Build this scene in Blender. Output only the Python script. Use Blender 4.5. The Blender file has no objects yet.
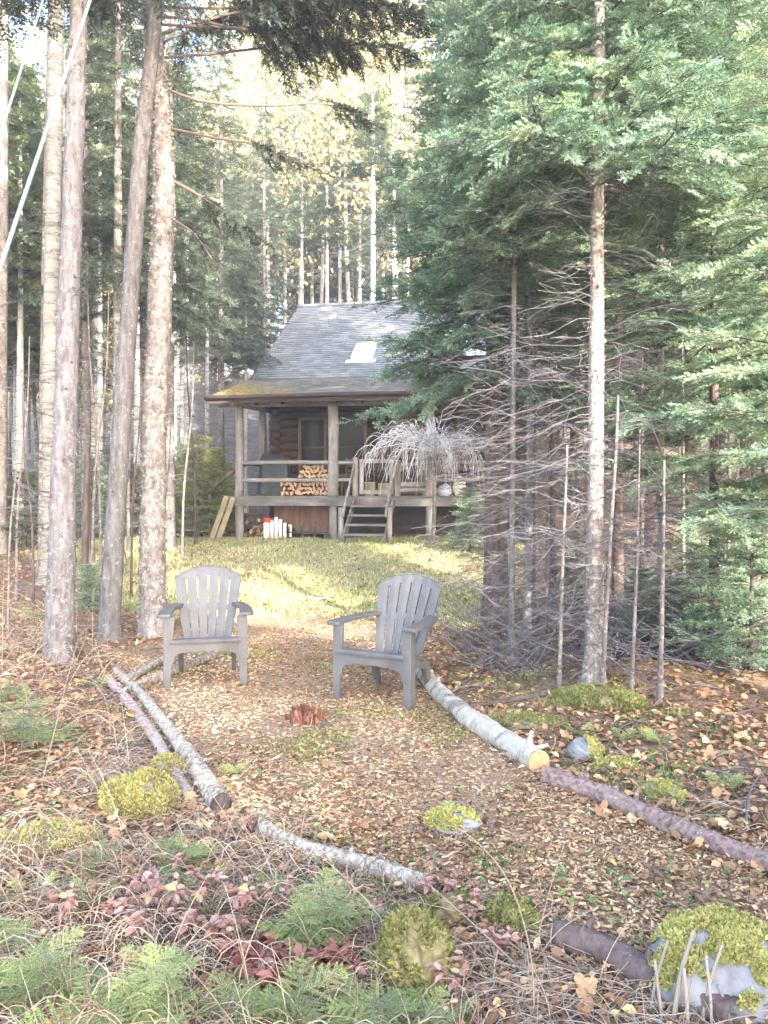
import bpy, bmesh, math, random
import numpy as np
from mathutils import Vector, Matrix

R = math.radians
F_PX, HORIZ, EYE = 770.0, 490.0, 1.6
scene = bpy.context.scene
COL = scene.collection
rng = np.random.default_rng(7)
random.seed(7)

# ------------------------------------------------------------------ noise
def _hash(ix, iy, seed):
    n = (ix * 374761393 + iy * 668265263 + seed * 1442695041) & 0x7fffffff
    n = ((n ^ (n >> 13)) * 1274126177) & 0x7fffffff
    return ((n ^ (n >> 16)) & 0xffff) / 65535.0

def vnoise(x, y, seed=0):
    x = np.asarray(x, float); y = np.asarray(y, float)
    ix = np.floor(x).astype(np.int64); iy = np.floor(y).astype(np.int64)
    fx = x - ix; fy = y - iy
    fx = fx * fx * (3 - 2 * fx); fy = fy * fy * (3 - 2 * fy)
    a = _hash(ix, iy, seed); b = _hash(ix + 1, iy, seed)
    c = _hash(ix, iy + 1, seed); d = _hash(ix + 1, iy + 1, seed)
    return (a * (1 - fx) + b * fx) * (1 - fy) + (c * (1 - fx) + d * fx) * fy

def fbm(x, y, seed=0, octv=3):
    s = 0; a = .5
    for o in range(octv):
        s = s + a * vnoise(x * 2 ** o, y * 2 ** o, seed + o * 17); a *= .5
    return s / (1 - .5 ** octv)

def sstep(a, b, x):
    t = np.clip((np.asarray(x, float) - a) / (b - a), 0, 1)
    return t * t * (3 - 2 * t)

# ------------------------------------------------------------------ layout
PATH = np.array([(-2.75, 7.4), (-2.34, 6.77), (-.85, 3.85), (-.59, 3.6), (.18, 3.06), (.61, 2.75), (1.04, 2.35),
                 (1.6, 1.8), (3, .6), (3.6, 1.4), (2.2, 2.6), (1.58, 3.18), (.9, 4.32), (.32, 6.9), (.55, 8.4),
                 (.1, 9.7), (-1.5, 9.8), (-2.3, 8.6)])
LAWN = np.array([(-7.5, 17.8), (-6.6, 14.2), (-4.4, 11.6), (-3.0, 9.4), (-1.5, 9.3), (0, 9.5), (.9, 8.9), (1.6, 9.6), (2.1, 12),
                 (3.0, 15.6), (7, 16.3), (7, 17.2), (3, 17.6)])

def poly_sd(P, x, y):
    """signed distance to a polygon, positive inside"""
    x = np.asarray(x, float); y = np.asarray(y, float)
    inside = np.zeros(x.shape, bool); dmin = np.full(x.shape, 1e9)
    n = len(P)
    for i in range(n):
        ax, ay = P[i]; bx, by = P[(i + 1) % n]
        ex, ey = bx - ax, by - ay
        t = np.clip(((x - ax) * ex + (y - ay) * ey) / (ex * ex + ey * ey), 0, 1)
        dmin = np.minimum(dmin, np.hypot(x - ax - t * ex, y - ay - t * ey))
        c = ((ay > y) != (by > y)) & (x < (bx - ax) * (y - ay) / ((by - ay) if by != ay else 1e-9) + ax)
        inside ^= c
    return np.where(inside, dmin, -dmin)

def height(x, y):
    x = np.asarray(x, float); y = np.asarray(y, float)
    h = .5 * sstep(7.6, 17.0, y)
    h = h + .05 * np.maximum(0, y - 21) + .13 * np.maximum(0, y - 31) + .06 * np.maximum(0, y - 45)
    h = h + .16 * np.exp(-(((x - 1.85) / .75) ** 2 + ((y - 6.1) / .6) ** 2))
    h = h + .10 * sstep(.9, 3.5, -x - 1.0) * sstep(10, 6, y)
    off = sstep(.05, -.35, poly_sd(PATH, x, y))
    h = h + (fbm(x * .9, y * .9, 3) - .5) * (.05 + .13 * off) * sstep(2.0, 3.2, y + 1)
    h = h + (fbm(x * 4.5, y * 4.5, 11) - .5) * (.015 + .055 * off) * sstep(60, 20, y)
    return h

def hz(x, y):
    return float(height(np.array([x]), np.array([y]))[0])

def G(px, py):
    """the ground point that the photograph shows at a pixel"""
    h = 0.0
    for _ in range(12):
        d = (EYE - h) * F_PX / max(py - HORIZ, 4); x = (px - 384) * d / F_PX
        h = .6 * h + .4 * hz(x, d)
    return Vector((x, d, h))

def at(px, d, py=None):
    x = (px - 384) * d / F_PX
    return Vector((x, d, hz(x, d) if py is None else EYE + (HORIZ - py) * d / F_PX))

# ------------------------------------------------------------------ mesh builder
class MB:
    def __init__(s):
        s.V = []; s.T = []; s.F = {3: [], 4: []}; s.M = {3: [], 4: []}; s.P = []; s.n = 0
    def add(s, V, faces, mi=0, tint=.5):
        V = np.asarray(V, float).reshape(-1, 3)
        s.V.append(V); t = np.empty(len(V)); t[:] = tint; s.T.append(t)
        if isinstance(faces, np.ndarray):
            k = faces.shape[1]; s.F[k].append(faces + s.n); s.M[k].append(np.full(len(faces), mi, np.int32))
        else:
            for f in faces:
                k = len(f)
                if k in (3, 4):
                    s.F[k].append(np.array([f]) + s.n); s.M[k].append(np.array([mi], np.int32))
                else:
                    s.P.append(([i + s.n for i in f], mi))
        s.n += len(V); return s
    def mesh(s, name, mats, smooth=False):
        me = bpy.data.meshes.new(name)
        V = np.concatenate(s.V) if s.V else np.zeros((0, 3))
        T = np.concatenate(s.T) if s.T else np.zeros(0)
        loops = []; tot = []; mi = []
        for k in (3, 4):
            if s.F[k]:
                A = np.concatenate(s.F[k]); loops.append(A.ravel()); tot.append(np.full(len(A), k, np.int32)); mi.append(np.concatenate(s.M[k]))
        for f, m in s.P:
            loops.append(np.array(f)); tot.append(np.array([len(f)], np.int32)); mi.append(np.array([m], np.int32))
        loops = np.concatenate(loops).astype(np.int32); tot = np.concatenate(tot); mi = np.concatenate(mi)
        start = np.concatenate([[0], np.cumsum(tot)[:-1]]).astype(np.int32)
        me.vertices.add(len(V)); me.vertices.foreach_set('co', V.astype(np.float32).ravel())
        me.loops.add(len(loops)); me.loops.foreach_set('vertex_index', loops)
        me.polygons.add(len(tot)); me.polygons.foreach_set('loop_start', start); me.polygons.foreach_set('loop_total', tot)
        me.polygons.foreach_set('material_index', mi)
        me.polygons.foreach_set('use_smooth', np.full(len(tot), smooth, bool))
        for m in (mats if isinstance(mats, (list, tuple)) else [mats]): me.materials.append(m)
        a = me.attributes.new('tint', 'FLOAT', 'POINT'); a.data.foreach_set('value', T.astype(np.float32))
        me.update(calc_edges=True); return me
    def build(s, name, mats, parent=None, smooth=False, loc=None, rz=0):
        return link(name, s.mesh(name, mats, smooth), parent, loc, rz)

def link(name, data, parent=None, loc=None, rz=0):
    o = bpy.data.objects.new(name, data); COL.objects.link(o)
    if parent: o.parent = parent
    if loc is not None: o.location = loc
    o.rotation_euler.z = rz
    return o

def tag(o, label=None, cat=None, group=None, kind=None):
    if label: o['label'] = label
    if cat: o['category'] = cat
    if group: o['group'] = group
    if kind: o['kind'] = kind
    return o

def thing(name, label, cat, loc=(0, 0, 0), rz=0, group=None):
    o = bpy.data.objects.new(name, None); COL.objects.link(o); o.empty_display_size = .1
    o.location = loc; o.rotation_euler.z = rz
    return tag(o, label, cat, group)

def dup(root, loc, rz=0, scale=None, label=None, group=None):
    def cp(o, par):
        c = o.copy(); COL.objects.link(c)
        if par: c.parent = par
        for ch in list(o.children): cp(ch, c)
        return c
    r = cp(root, None); r.location = loc; r.rotation_euler.z = rz
    if scale is not None: r.scale = (scale,) * 3 if np.isscalar(scale) else scale
    if label: r['label'] = label
    if group: r['group'] = group
    return r

def catmull(P, n):
    P = np.asarray(P, float)
    if len(P) == 2: return P[0] + (P[1] - P[0]) * np.linspace(0, 1, n)[:, None]
    Q = np.vstack([2 * P[0] - P[1], P, 2 * P[-1] - P[-2]]); m = len(P) - 1
    u = np.linspace(0, m, n); i = np.minimum(u.astype(int), m - 1); t = (u - i)[:, None]
    a, b, c, d = Q[i], Q[i + 1], Q[i + 2], Q[i + 3]
    return .5 * (2 * b + (c - a) * t + (2 * a - 5 * b + 4 * c - d) * t ** 2 + (3 * b - a - 3 * c + d) * t ** 3)

def frames(P):
    T = np.gradient(P, axis=0); T /= np.linalg.norm(T, axis=1)[:, None] + 1e-12
    ref = np.array([1., 0, 0]) if abs(T[0][0]) < .8 else np.array([0, 1., 0])
    N = np.empty_like(P); n = ref - T[0] * (ref @ T[0])
    for i in range(len(P)):
        n = n - T[i] * (n @ T[i]); n /= np.linalg.norm(n) + 1e-12; N[i] = n
    return T, N, np.cross(T, N)

def tube(mb, P, rad, n=8, mi=0, tint=.5, caps=(True, True), cap_mi=None, rough=0, rseed=0, rscale=(1.5, 8)):
    P = np.asarray(P, float); k = len(P); rad = np.broadcast_to(np.asarray(rad, float), (k,))
    T, N, B = frames(P)
    a = np.linspace(0, 2 * math.pi, n, endpoint=False)
    rr = np.repeat(rad[:, None], n, 1)
    if rough:
        L = np.concatenate([[0], np.cumsum(np.linalg.norm(np.diff(P, axis=0), axis=1))])
        A, LL = np.meshgrid(a, L)
        q = vnoise(np.cos(A) * rscale[0] + 40 + rseed, LL * rscale[1] + np.sin(A) * rscale[0], rseed) - .5
        q2 = vnoise(np.cos(A) * 3.1 + 90, LL * rscale[1] * 3 + np.sin(A) * 3.1, rseed + 5) - .5
        rr = rr * (1 + rough * (q * 1.4 + q2 * .8))
    V = P[:, None] + rr[..., None] * (np.cos(a)[None, :, None] * N[:, None] + np.sin(a)[None, :, None] * B[:, None])
    i = np.arange(k - 1)[:, None] * n; j = np.arange(n)[None]; j2 = (j + 1) % n
    F = np.stack([i + j, i + j2, i + n + j2, i + n + j], -1).reshape(-1, 4)
    mb.add(V, F, mi, tint)
    b = mb.n - k * n
    cm = mi if cap_mi is None else cap_mi
    if caps[0]: mb.P.append(([b + q for q in range(n)][::-1], cm))
    if caps[1]: mb.P.append(([b + (k - 1) * n + q for q in range(n)], cm))

def unit(v): return v / (np.linalg.norm(v, axis=-1, keepdims=True) + 1e-12)

def sticks(mb, A, B, r0, r1, sides=3, mi=0, tint=.5):
    """many thin tapered prisms at once"""
    A = np.asarray(A, float).reshape(-1, 3); B = np.asarray(B, float).reshape(-1, 3); m = len(A)
    if m == 0: return
    r0 = np.broadcast_to(np.asarray(r0, float), (m,)); r1 = np.broadcast_to(np.asarray(r1, float), (m,))
    T = unit(B - A); ref = np.where(np.abs(T[:, 2:3]) < .9, np.array([[0, 0, 1.]]), np.array([[1., 0, 0]]))
    N = unit(np.cross(T, ref)); W = np.cross(T, N)
    a = np.linspace(0, 2 * math.pi, sides, endpoint=False)
    c = np.cos(a)[None, :, None] * N[:, None] + np.sin(a)[None, :, None] * W[:, None]
    V = np.stack([A[:, None] + c * r0[:, None, None], B[:, None] + c * r1[:, None, None]], 1)
    b = np.arange(m)[:, None] * 2 * sides; j = np.arange(sides)[None]; j2 = (j + 1) % sides
    F = np.stack([b + j, b + j2, b + sides + j2, b + sides + j], -1).reshape(-1, 4)
    t = np.repeat(np.broadcast_to(np.asarray(tint, float), (m,)), 2 * sides)
    mb.add(V, F, mi, t)

def polysticks(mb, P, r, sides=3, mi=0, tint=.5):
    """P (m,k,3) polylines, r (m,k) or (k,)"""
    P = np.asarray(P, float); m, k, _ = P.shape
    r = np.broadcast_to(np.asarray(r, float), (m, k))
    t = np.broadcast_to(np.asarray(tint, float), (m,))
    for i in range(k - 1):
        sticks(mb, P[:, i], P[:, i + 1], r[:, i], r[:, i + 1], sides, mi, t)

def leafquads(mb, C, D, Nrm, L, W, mi=0, tint=.5, fold=.18, curl=0.0):
    """diamond leaves folded at the midrib: C base, D direction, Nrm normal"""
    C = np.asarray(C, float); m = len(C); D = unit(D); S = unit(np.cross(Nrm, D)); U = np.cross(D, S)
    L = np.broadcast_to(np.asarray(L, float), (m,))[:, None]; W = np.broadcast_to(np.asarray(W, float), (m,))[:, None]
    cu = np.broadcast_to(np.asarray(curl, float), (m,))[:, None]
    p = lambda a, s, u: C + D * L * a + S * W * s + U * (W * fold * u + L * cu * a * a)
    V = np.stack([C, p(.26, .42, .9), p(.62, .46, 1), p(1, .0, .1), p(.66, -.44, 1), p(.28, -.43, .9)], 1)
    b = np.arange(m)[:, None] * 6
    F = np.concatenate([b + np.array([[0, 1, 2, 3]]), b + np.array([[0, 3, 4, 5]])], 0)
    mb.add(V, F, mi, np.repeat(np.broadcast_to(np.asarray(tint, float), (m,)), 6))

def box(mb, c, s, rot=None, mi=0, tint=.5):
    x, y, z = [v / 2 for v in s]
    V = np.array([(-x, -y, -z), (x, -y, -z), (x, y, -z), (-x, y, -z), (-x, -y, z), (x, -y, z), (x, y, z), (-x, y, z)])
    if rot is not None: V = V @ np.array(rot).T
    mb.add(V + np.array(c), np.array([(3, 2, 1, 0), (4, 5, 6, 7), (0, 1, 5, 4), (1, 2, 6, 5), (2, 3, 7, 6), (3, 0, 4, 7)]), mi, tint)

def beam(mb, p0, p1, w, h, mi=0, tint=.5, up=(0, 0, 1)):
    """board from p0 to p1, w across, h along 'up'"""
    p0 = np.array(p0, float); p1 = np.array(p1, float); d = p1 - p0; L = np.linalg.norm(d); d /= L
    s = np.cross(d, up); s /= np.linalg.norm(s); u = np.cross(s, d)
    box(mb, (p0 + p1) / 2, (L, w, h), np.stack([d, s, u], 1), mi, tint)

def prism(outline, t, M=None, bev=0.0):
    """extruded outline in the xz plane (thickness along y) as a bmesh"""
    bm = bmesh.new()
    vs = [bm.verts.new((x, -t / 2, z)) for x, z in outline]
    f = bm.faces.new(vs)
    r = bmesh.ops.extrude_face_region(bm, geom=[f])
    bmesh.ops.translate(bm, vec=(0, t, 0), verts=[v for v in r['geom'] if isinstance(v, bmesh.types.BMVert)])
    bmesh.ops.recalc_face_normals(bm, faces=bm.faces)
    if bev:
        es = [e for e in bm.edges if len(e.link_faces) == 2 and e.calc_face_angle(0) > .5]
        bmesh.ops.bevel(bm, geom=es, offset=bev, segments=2, affect='EDGES', profile=.6)
    if M is not None: bmesh.ops.transform(bm, matrix=M, verts=bm.verts)
    return bm

def bm_obj(name, bm, mat, parent=None, smooth=False):
    me = bpy.data.meshes.new(name); bm.to_mesh(me); bm.free(); me.materials.append(mat)
    if smooth:
        for p in me.polygons: p.use_smooth = True
    return link(name, me, parent)

# ------------------------------------------------------------------ materials
def nodes(name):
    m = bpy.data.materials.new(name); m.use_nodes = True; nt = m.node_tree
    b = nt.nodes['Principled BSDF']; b.inputs['Specular IOR Level'].default_value = .3
    return m, nt, b

def N(nt, t, **kw):
    n = nt.nodes.new(t)
    for k, v in kw.items():
        if k in n.inputs: n.inputs[k].default_value = v
        else: setattr(n, k, v)
    return n

def ramp(nt, stops, fac):
    r = nt.nodes.new('ShaderNodeValToRGB'); e = r.color_ramp.elements
    while len(e) < len(stops): e.new(.5)
    for q, (p, c) in zip(e, stops): q.position = p; q.color = (*c, 1)
    nt.links.new(fac, r.inputs[0]); return r.outputs[0]

def coords(nt, scale=(1, 1, 1), kind='Object'):
    tc = nt.nodes.new('ShaderNodeTexCoord'); mp = nt.nodes.new('ShaderNodeMapping')
    mp.inputs['Scale'].default_value = scale; nt.links.new(tc.outputs[kind], mp.inputs[0]); return mp.outputs[0]

def noise(nt, vec, scale, detail=4, rough=.6):
    n = N(nt, 'ShaderNodeTexNoise'); n.inputs['Scale'].default_value = scale; n.inputs['Detail'].default_value = detail
    n.inputs['Roughness'].default_value = rough; nt.links.new(vec, n.inputs['Vector']); return n.outputs['Fac']

def mix(nt, fac, a, b, mode='MIX'):
    m = nt.nodes.new('ShaderNodeMix'); m.data_type = 'RGBA'; m.blend_type = mode
    for sock, v in ((m.inputs[0], fac), (m.inputs[6], a), (m.inputs[7], b)):
        if hasattr(v, 'links') or isinstance(v, bpy.types.NodeSocket): nt.links.new(v, sock)
        else: sock.default_value = v if np.isscalar(v) else (*v, 1)
    return m.outputs[2]

def bump(nt, b, hgt, strength=.5, dist=.01):
    bp = N(nt, 'ShaderNodeBump'); bp.inputs['Strength'].default_value = strength; bp.inputs['Distance'].default_value = dist
    nt.links.new(hgt, bp.inputs['Height']); nt.links.new(bp.outputs[0], b.inputs['Normal'])

def attr(nt, name='tint'):
    a = nt.nodes.new('ShaderNodeAttribute'); a.attribute_name = name; return a.outputs['Fac']

def noisemat(name, stops, scale=8, stretch=(1, 1, 1), rough=.8, bstr=.5, bdist=.01, detail=5, spec=.25):
    m, nt, b = nodes(name); v = coords(nt, stretch); f = noise(nt, v, scale, detail)
    nt.links.new(ramp(nt, stops, f), b.inputs['Base Color']); b.inputs['Roughness'].default_value = rough
    b.inputs['Specular IOR Level'].default_value = spec
    if bstr: bump(nt, b, noise(nt, v, scale * 2.5, 5), bstr, bdist)
    return m

def tintmat(name, stops, rough=.7, trans=0.0, spec=.25, mott=0.0):
    """colour varies from piece to piece (each leaf, chip or needle spray has its own tint)"""
    m, nt, b = nodes(name); c = ramp(nt, stops, attr(nt))
    if mott:
        f = noise(nt, coords(nt), 60, 3); c = mix(nt, mott, c, ramp(nt, [(.3, (.35, .33, .3)), (.7, (1, 1, 1))], f), 'MULTIPLY')
    nt.links.new(c, b.inputs['Base Color']); b.inputs['Roughness'].default_value = rough
    b.inputs['Specular IOR Level'].default_value = spec
    if trans:
        t = nt.nodes.new('ShaderNodeBsdfTranslucent'); nt.links.new(c, t.inputs[0])
        mx = nt.nodes.new('ShaderNodeMixShader'); mx.inputs[0].default_value = trans
        nt.links.new(b.outputs[0], mx.inputs[1]); nt.links.new(t.outputs[0], mx.inputs[2])
        nt.links.new(mx.outputs[0], nt.nodes['Material Output'].inputs[0])
    return m

def barkmat(name, dark, mid, light, lichen, cover=.5, scale=9, band=False, bstr=.8, stretch=(1, 1, .22), bdist=.015):
    m, nt, b = nodes(name)
    v = coords(nt, stretch); v1 = coords(nt)
    c = ramp(nt, [(.3, dark), (.5, mid), (.72, light)], noise(nt, v, scale * 2.6, 6, .65))
    lf = noise(nt, v1, scale * 2.3, 7, .75)
    lm = ramp(nt, [(cover, (0, 0, 0)), (cover + .07, (1, 1, 1))], lf)
    c = mix(nt, lm, c, lichen)
    big = ramp(nt, [(.35, (.72, .72, .72)), (.65, (1, 1, 1))], noise(nt, v1, 1.7, 3))
    c = mix(nt, .8, c, big, 'MULTIPLY')
    if band:
        vb = coords(nt, (.6, .6, 9)); bf = noise(nt, vb, 5, 4)
        c = mix(nt, ramp(nt, [(.60, (0, 0, 0)), (.66, (1, 1, 1))], bf), c, tuple(q * .7 for q in dark))
    nt.links.new(c, b.inputs['Base Color']); b.inputs['Roughness'].default_value = .9; b.inputs['Specular IOR Level'].default_value = .15
    bump(nt, b, noise(nt, v, scale * 3, 6, .7), bstr, bdist)
    return m
# ------------------------------------------------------------------ ground
def axis(segs):
    out = []
    for a, b, s in segs: out.append(np.arange(a, b, s))
    return np.concatenate(out + [[segs[-1][1]]])

def ground_material():
    m, nt, b = nodes('forest_ground'); v = coords(nt)
    def mask(name):
        a = attr(nt, name)
        n1 = noise(nt, v, 3.2, 6, .7)
        ad = N(nt, 'ShaderNodeMath', operation='ADD'); nt.links.new(a, ad.inputs[0])
        sb = N(nt, 'ShaderNodeMath', operation='MULTIPLY_ADD'); nt.links.new(n1, sb.inputs[0]); sb.inputs[1].default_value = .9; sb.inputs[2].default_value = -.45
        nt.links.new(sb.outputs[0], ad.inputs[1])
        return ramp(nt, [(.42, (0, 0, 0)), (.58, (1, 1, 1))], ad.outputs[0])
    duff = ramp(nt, [(.28, (.05, .036, .028)), (.45, (.14, .095, .07)), (.58, (.24, .165, .12)), (.75, (.36, .26, .19))], noise(nt, v, 26, 9, .75))
    moss = ramp(nt, [(.3, (.05, .06, .012)), (.7, (.19, .21, .045))], noise(nt, v, 40, 6, .7))
    mossm = ramp(nt, [(.56, (0, 0, 0)), (.64, (1, 1, 1))], noise(nt, v, 1.6, 5, .7))
    duff = mix(nt, mossm, duff, moss)
    mulch = ramp(nt, [(.30, (.05, .034, .025)), (.44, (.19, .125, .085)), (.56, (.36, .25, .17)), (.70, (.54, .41, .29))], noise(nt, v, 48, 9, .85))
    grass = ramp(nt, [(.3, (.17, .145, .075)), (.48, (.30, .265, .14)), (.62, (.40, .335, .19)), (.8, (.50, .40, .25))], noise(nt, v, 14, 9, .75))
    c = mix(nt, mask('lawn'), duff, grass); c = mix(nt, mask('path'), c, mulch)
    nt.links.new(c, b.inputs['Base Color']); b.inputs['Roughness'].default_value = .95; b.inputs['Specular IOR Level'].default_value = .1
    bump(nt, b, noise(nt, v, 45, 8, .75), .9, .02)
    return m

def build_ground():
    gx = axis([(-70, -16, 1.5), (-16, -5, .35), (-5, -3, .12), (-3, 3, .05), (3, 5, .12), (5, 16, .35), (16, 70, 1.5)])
    gy = axis([(-25, 0, 1.0), (0, 1.6, .12), (1.6, 8, .05), (8, 18, .11), (18, 30, .4), (30, 120, 1.5)])
    X, Y = np.meshgrid(gx, gy); Z = height(X, Y)
    sp = poly_sd(PATH, X, Y); sl = poly_sd(LAWN, X, Y)
    pm = sstep(-.22, .22, sp); lm = sstep(-.35, .35, sl)
    nx, ny = len(gx), len(gy)
    i = np.arange(ny - 1)[:, None] * nx; j = np.arange(nx - 1)[None]
    F = np.stack([i + j, i + j + 1, i + nx + j + 1, i + nx + j], -1).reshape(-1, 4)
    cx = X.ravel()[F].mean(1); cy = Y.ravel()[F].mean(1)
    inp = poly_sd(PATH, cx, cy) > 0; inl = (poly_sd(LAWN, cx, cy) > 0) & ~inp
    mat = ground_material()
    V = np.stack([X.ravel(), Y.ravel(), Z.ravel()], 1)
    for name, sel in (('ground', ~inp & ~inl), ('mulch_path', inp), ('lawn', inl)):
        f = F[sel]; u, inv = np.unique(f.ravel(), return_inverse=True)
        mb = MB(); mb.add(V[u], inv.reshape(-1, 4))
        o = mb.build(name, mat, smooth=True); tag(o, kind='structure')
        for an, src in (('path', pm), ('lawn', lm)):
            a = o.data.attributes.new(an, 'FLOAT', 'POINT'); a.data.foreach_set('value', src.ravel()[u].astype(np.float32))
build_ground()

def vis_points(n, ymin, ymax, r, margin=1.15, power=2.0):
    """random ground points in the wedge that the camera can see, denser near the camera"""
    t = r.random(n); y = (ymin ** (2 - power) + t * (ymax ** (2 - power) - ymin ** (2 - power))) ** (1 / (2 - power)) if power != 2 else ymin * (ymax / ymin) ** t
    x = (r.random(n) * 2 - 1) * y * .5 * margin
    return x, y

def onground(x, y, up=0.0):
    return np.stack([x, y, height(x, y) + up], 1)

M = {}
M['chips'] = tintmat('wood_chip', [(0, (0.051, 0.032, 0.020)), (.22, (0.144, 0.081, 0.045)), (.45, (0.308, 0.182, 0.098)), (.7, (0.481, 0.312, 0.173)), (.9, (0.646, 0.469, 0.278)), (1, (0.759, 0.613, 0.399))], .85, mott=.3)
M['litter'] = tintmat('dead_leaf', [(0, (0.084, 0.042, 0.027)), (.3, (0.198, 0.100, 0.056)), (.55, (0.334, 0.181, 0.097)), (.75, (0.460, 0.276, 0.146)), (.9, (0.565, 0.380, 0.223)), (1, (0.607, 0.437, 0.185))], .75, .12)
M['grass'] = tintmat('grass_blade', [(0, (0.131, 0.167, 0.061)), (.3, (0.293, 0.326, 0.137)), (.6, (0.485, 0.456, 0.214)), (.85, (0.660, 0.555, 0.301)), (1, (0.794, 0.637, 0.398))], .7, .2)
M['cover'] = tintmat('cover_leaf', [(0, (.05, .10, .04)), (.5, (.13, .2, .07)), (.8, (.24, .3, .1)), (1, (.36, .33, .1))], .5, .25)
M['straw'] = tintmat('dry_stem', [(0, (0.091, 0.057, 0.040)), (.35, (0.203, 0.144, 0.113)), (.7, (0.316, 0.260, 0.200)), (1, (0.435, 0.390, 0.293))], .8)
M['moss'] = tintmat('moss', [(0, (0.128, 0.121, 0.036)), (.5, (0.325, 0.301, 0.093)), (1, (0.531, 0.491, 0.196))], .9, .15)
M['mossgreen'] = tintmat('moss_green', [(0, (0.061, 0.070, 0.022)), (.5, (0.173, 0.178, 0.055)), (1, (0.335, 0.312, 0.120))], .9, .15)
M['needle_seed'] = tintmat('seedling_needle', [(0, (0.111, 0.176, 0.047)), (.5, (0.232, 0.318, 0.094)), (1, (0.424, 0.459, 0.151))], .45, .25)
M['needle_fir'] = tintmat('fir_needle', [(0, (0.098, 0.174, 0.120)), (.4, (0.174, 0.281, 0.187)), (.75, (0.264, 0.392, 0.248)), (1, (0.412, 0.514, 0.270))], .42, .2, .4)
M['needle_dark'] = tintmat('spruce_needle', [(0, (0.041, 0.063, 0.043)), (.5, (0.079, 0.113, 0.073)), (1, (0.145, 0.176, 0.102))], .5, .15)
M['needle_far'] = tintmat('far_needle', [(0, (0.070, 0.101, 0.061)), (.5, (0.124, 0.162, 0.085)), (1, (0.233, 0.243, 0.104))], .55, .2)
M['needle_sunlit'] = tintmat('sunlit_tint_needle', [(0, (0.153, 0.238, 0.076)), (.5, (0.306, 0.374, 0.102)), (1, (0.561, 0.544, 0.153))], .5, .35)  # bright yellow-green paints sunlight into the young firs by the porch
M['gold'] = tintmat('autumn_leaf', [(0, (0.290, 0.187, 0.080)), (.3, (0.444, 0.363, 0.159)), (.65, (0.541, 0.528, 0.291)), (1, (0.347, 0.463, 0.226))], .6, .45)
M['redleaf'] = tintmat('red_leaf', [(0, (0.164, 0.050, 0.039)), (.35, (0.271, 0.117, 0.093)), (.65, (0.377, 0.226, 0.195)), (.9, (0.426, 0.301, 0.249)), (1, (0.369, 0.318, 0.140))], .5, .25)
M['twig'] = tintmat('bare_twig', [(0, (0.044, 0.038, 0.042)), (.5, (0.093, 0.084, 0.093)), (1, (0.163, 0.162, 0.183))], .85)
M['needle_shade'] = tintmat('shade_needle', [(0, (.02, .034, .028)), (.5, (.04, .062, .048)), (1, (.08, .105, .07))], .5, .12)  # darker spruce needle colour, paints shade into the left boughs
M['bough'] = tintmat('bough_wood', [(0, (.05, .037, .032)), (1, (.12, .09, .08))], .85)
M['stalk'] = tintmat('pale_stalk', [(0, (0.168, 0.134, 0.106)), (1, (0.325, 0.280, 0.235))], .8)
M['weep'] = tintmat('pale_bark_twig', [(0, (0.275, 0.247, 0.254)), (.5, (0.474, 0.455, 0.482)), (1, (0.699, 0.689, 0.736))], .7)
M['bark_spruce'] = barkmat('spruce_bark', (0.070, 0.062, 0.064), (0.147, 0.135, 0.141), (0.213, 0.203, 0.213), (0.293, 0.306, 0.316), .56, 11)
M['bark_lean'] = barkmat('maple_bark', (0.063, 0.057, 0.059), (0.127, 0.118, 0.122), (0.187, 0.179, 0.186), (0.271, 0.285, 0.295), .57, 10)
M['bark_flaky'] = barkmat('flaky_bark', (0.078, 0.063, 0.060), (0.179, 0.161, 0.156), (0.275, 0.258, 0.257), (0.377, 0.377, 0.374), .53, 9, stretch=(0.598, 0.629, 0.400), bstr=1.0, bdist=.025)
M['bark_birch'] = barkmat('birch_bark', (0.097, 0.087, 0.080), (0.241, 0.224, 0.204), (0.321, 0.300, 0.273), (0.331, 0.327, 0.295), .55, 8, band=True, stretch=(0.214, 0.218, 0.778))
M['bark_fir'] = barkmat('fir_bark', (0.099, 0.078, 0.068), (0.185, 0.155, 0.139), (0.264, 0.232, 0.214), (0.383, 0.377, 0.353), .53, 10, stretch=(0.660, 0.674, 0.339))
M['bark_dark'] = barkmat('dark_bark', (.045, .032, .03), (.10, .072, .068), (.17, .13, .125), (.27, .26, .25), .62, 10)
M['bark_far'] = barkmat('far_bark', (0.080, 0.066, 0.060), (0.168, 0.144, 0.136), (0.248, 0.224, 0.216), (0.352, 0.352, 0.344), .54, 8)
M['bark_pale'] = barkmat('pale_far_bark', (0.270, 0.252, 0.234), (0.450, 0.432, 0.414), (0.558, 0.549, 0.540), (0.648, 0.648, 0.630), .52, 7)
M['bark_log'] = barkmat('log_bark', (0.070, 0.050, 0.041), (0.252, 0.215, 0.180), (0.378, 0.337, 0.285), (0.462, 0.424, 0.360), .5, 14, stretch=(0.700, 0.673, 0.620))
M['bark_log_brown'] = barkmat('brown_log_bark', (.08, .05, .045), (.22, .15, .135), (.34, .26, .24), (.45, .42, .39), .6, 16, stretch=(1, 1, 1))
M['bark_log_tan'] = barkmat('tan_log_bark', (.12, .085, .075), (.33, .26, .235), (.46, .39, .36), (.56, .52, .48), .56, 16, stretch=(1, 1, 1))
M['cutwood'] = noisemat('cut_wood', [(.3, (0.302, 0.180, 0.079)), (.7, (0.475, 0.346, 0.190))], 30, rough=.8, bstr=.2)
M['rock'] = noisemat('rock', [(.3, (0.105, 0.102, 0.102)), (.5, (0.192, 0.186, 0.192)), (.7, (0.279, 0.273, 0.279))], 9, rough=.9, bstr=.7)

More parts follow.
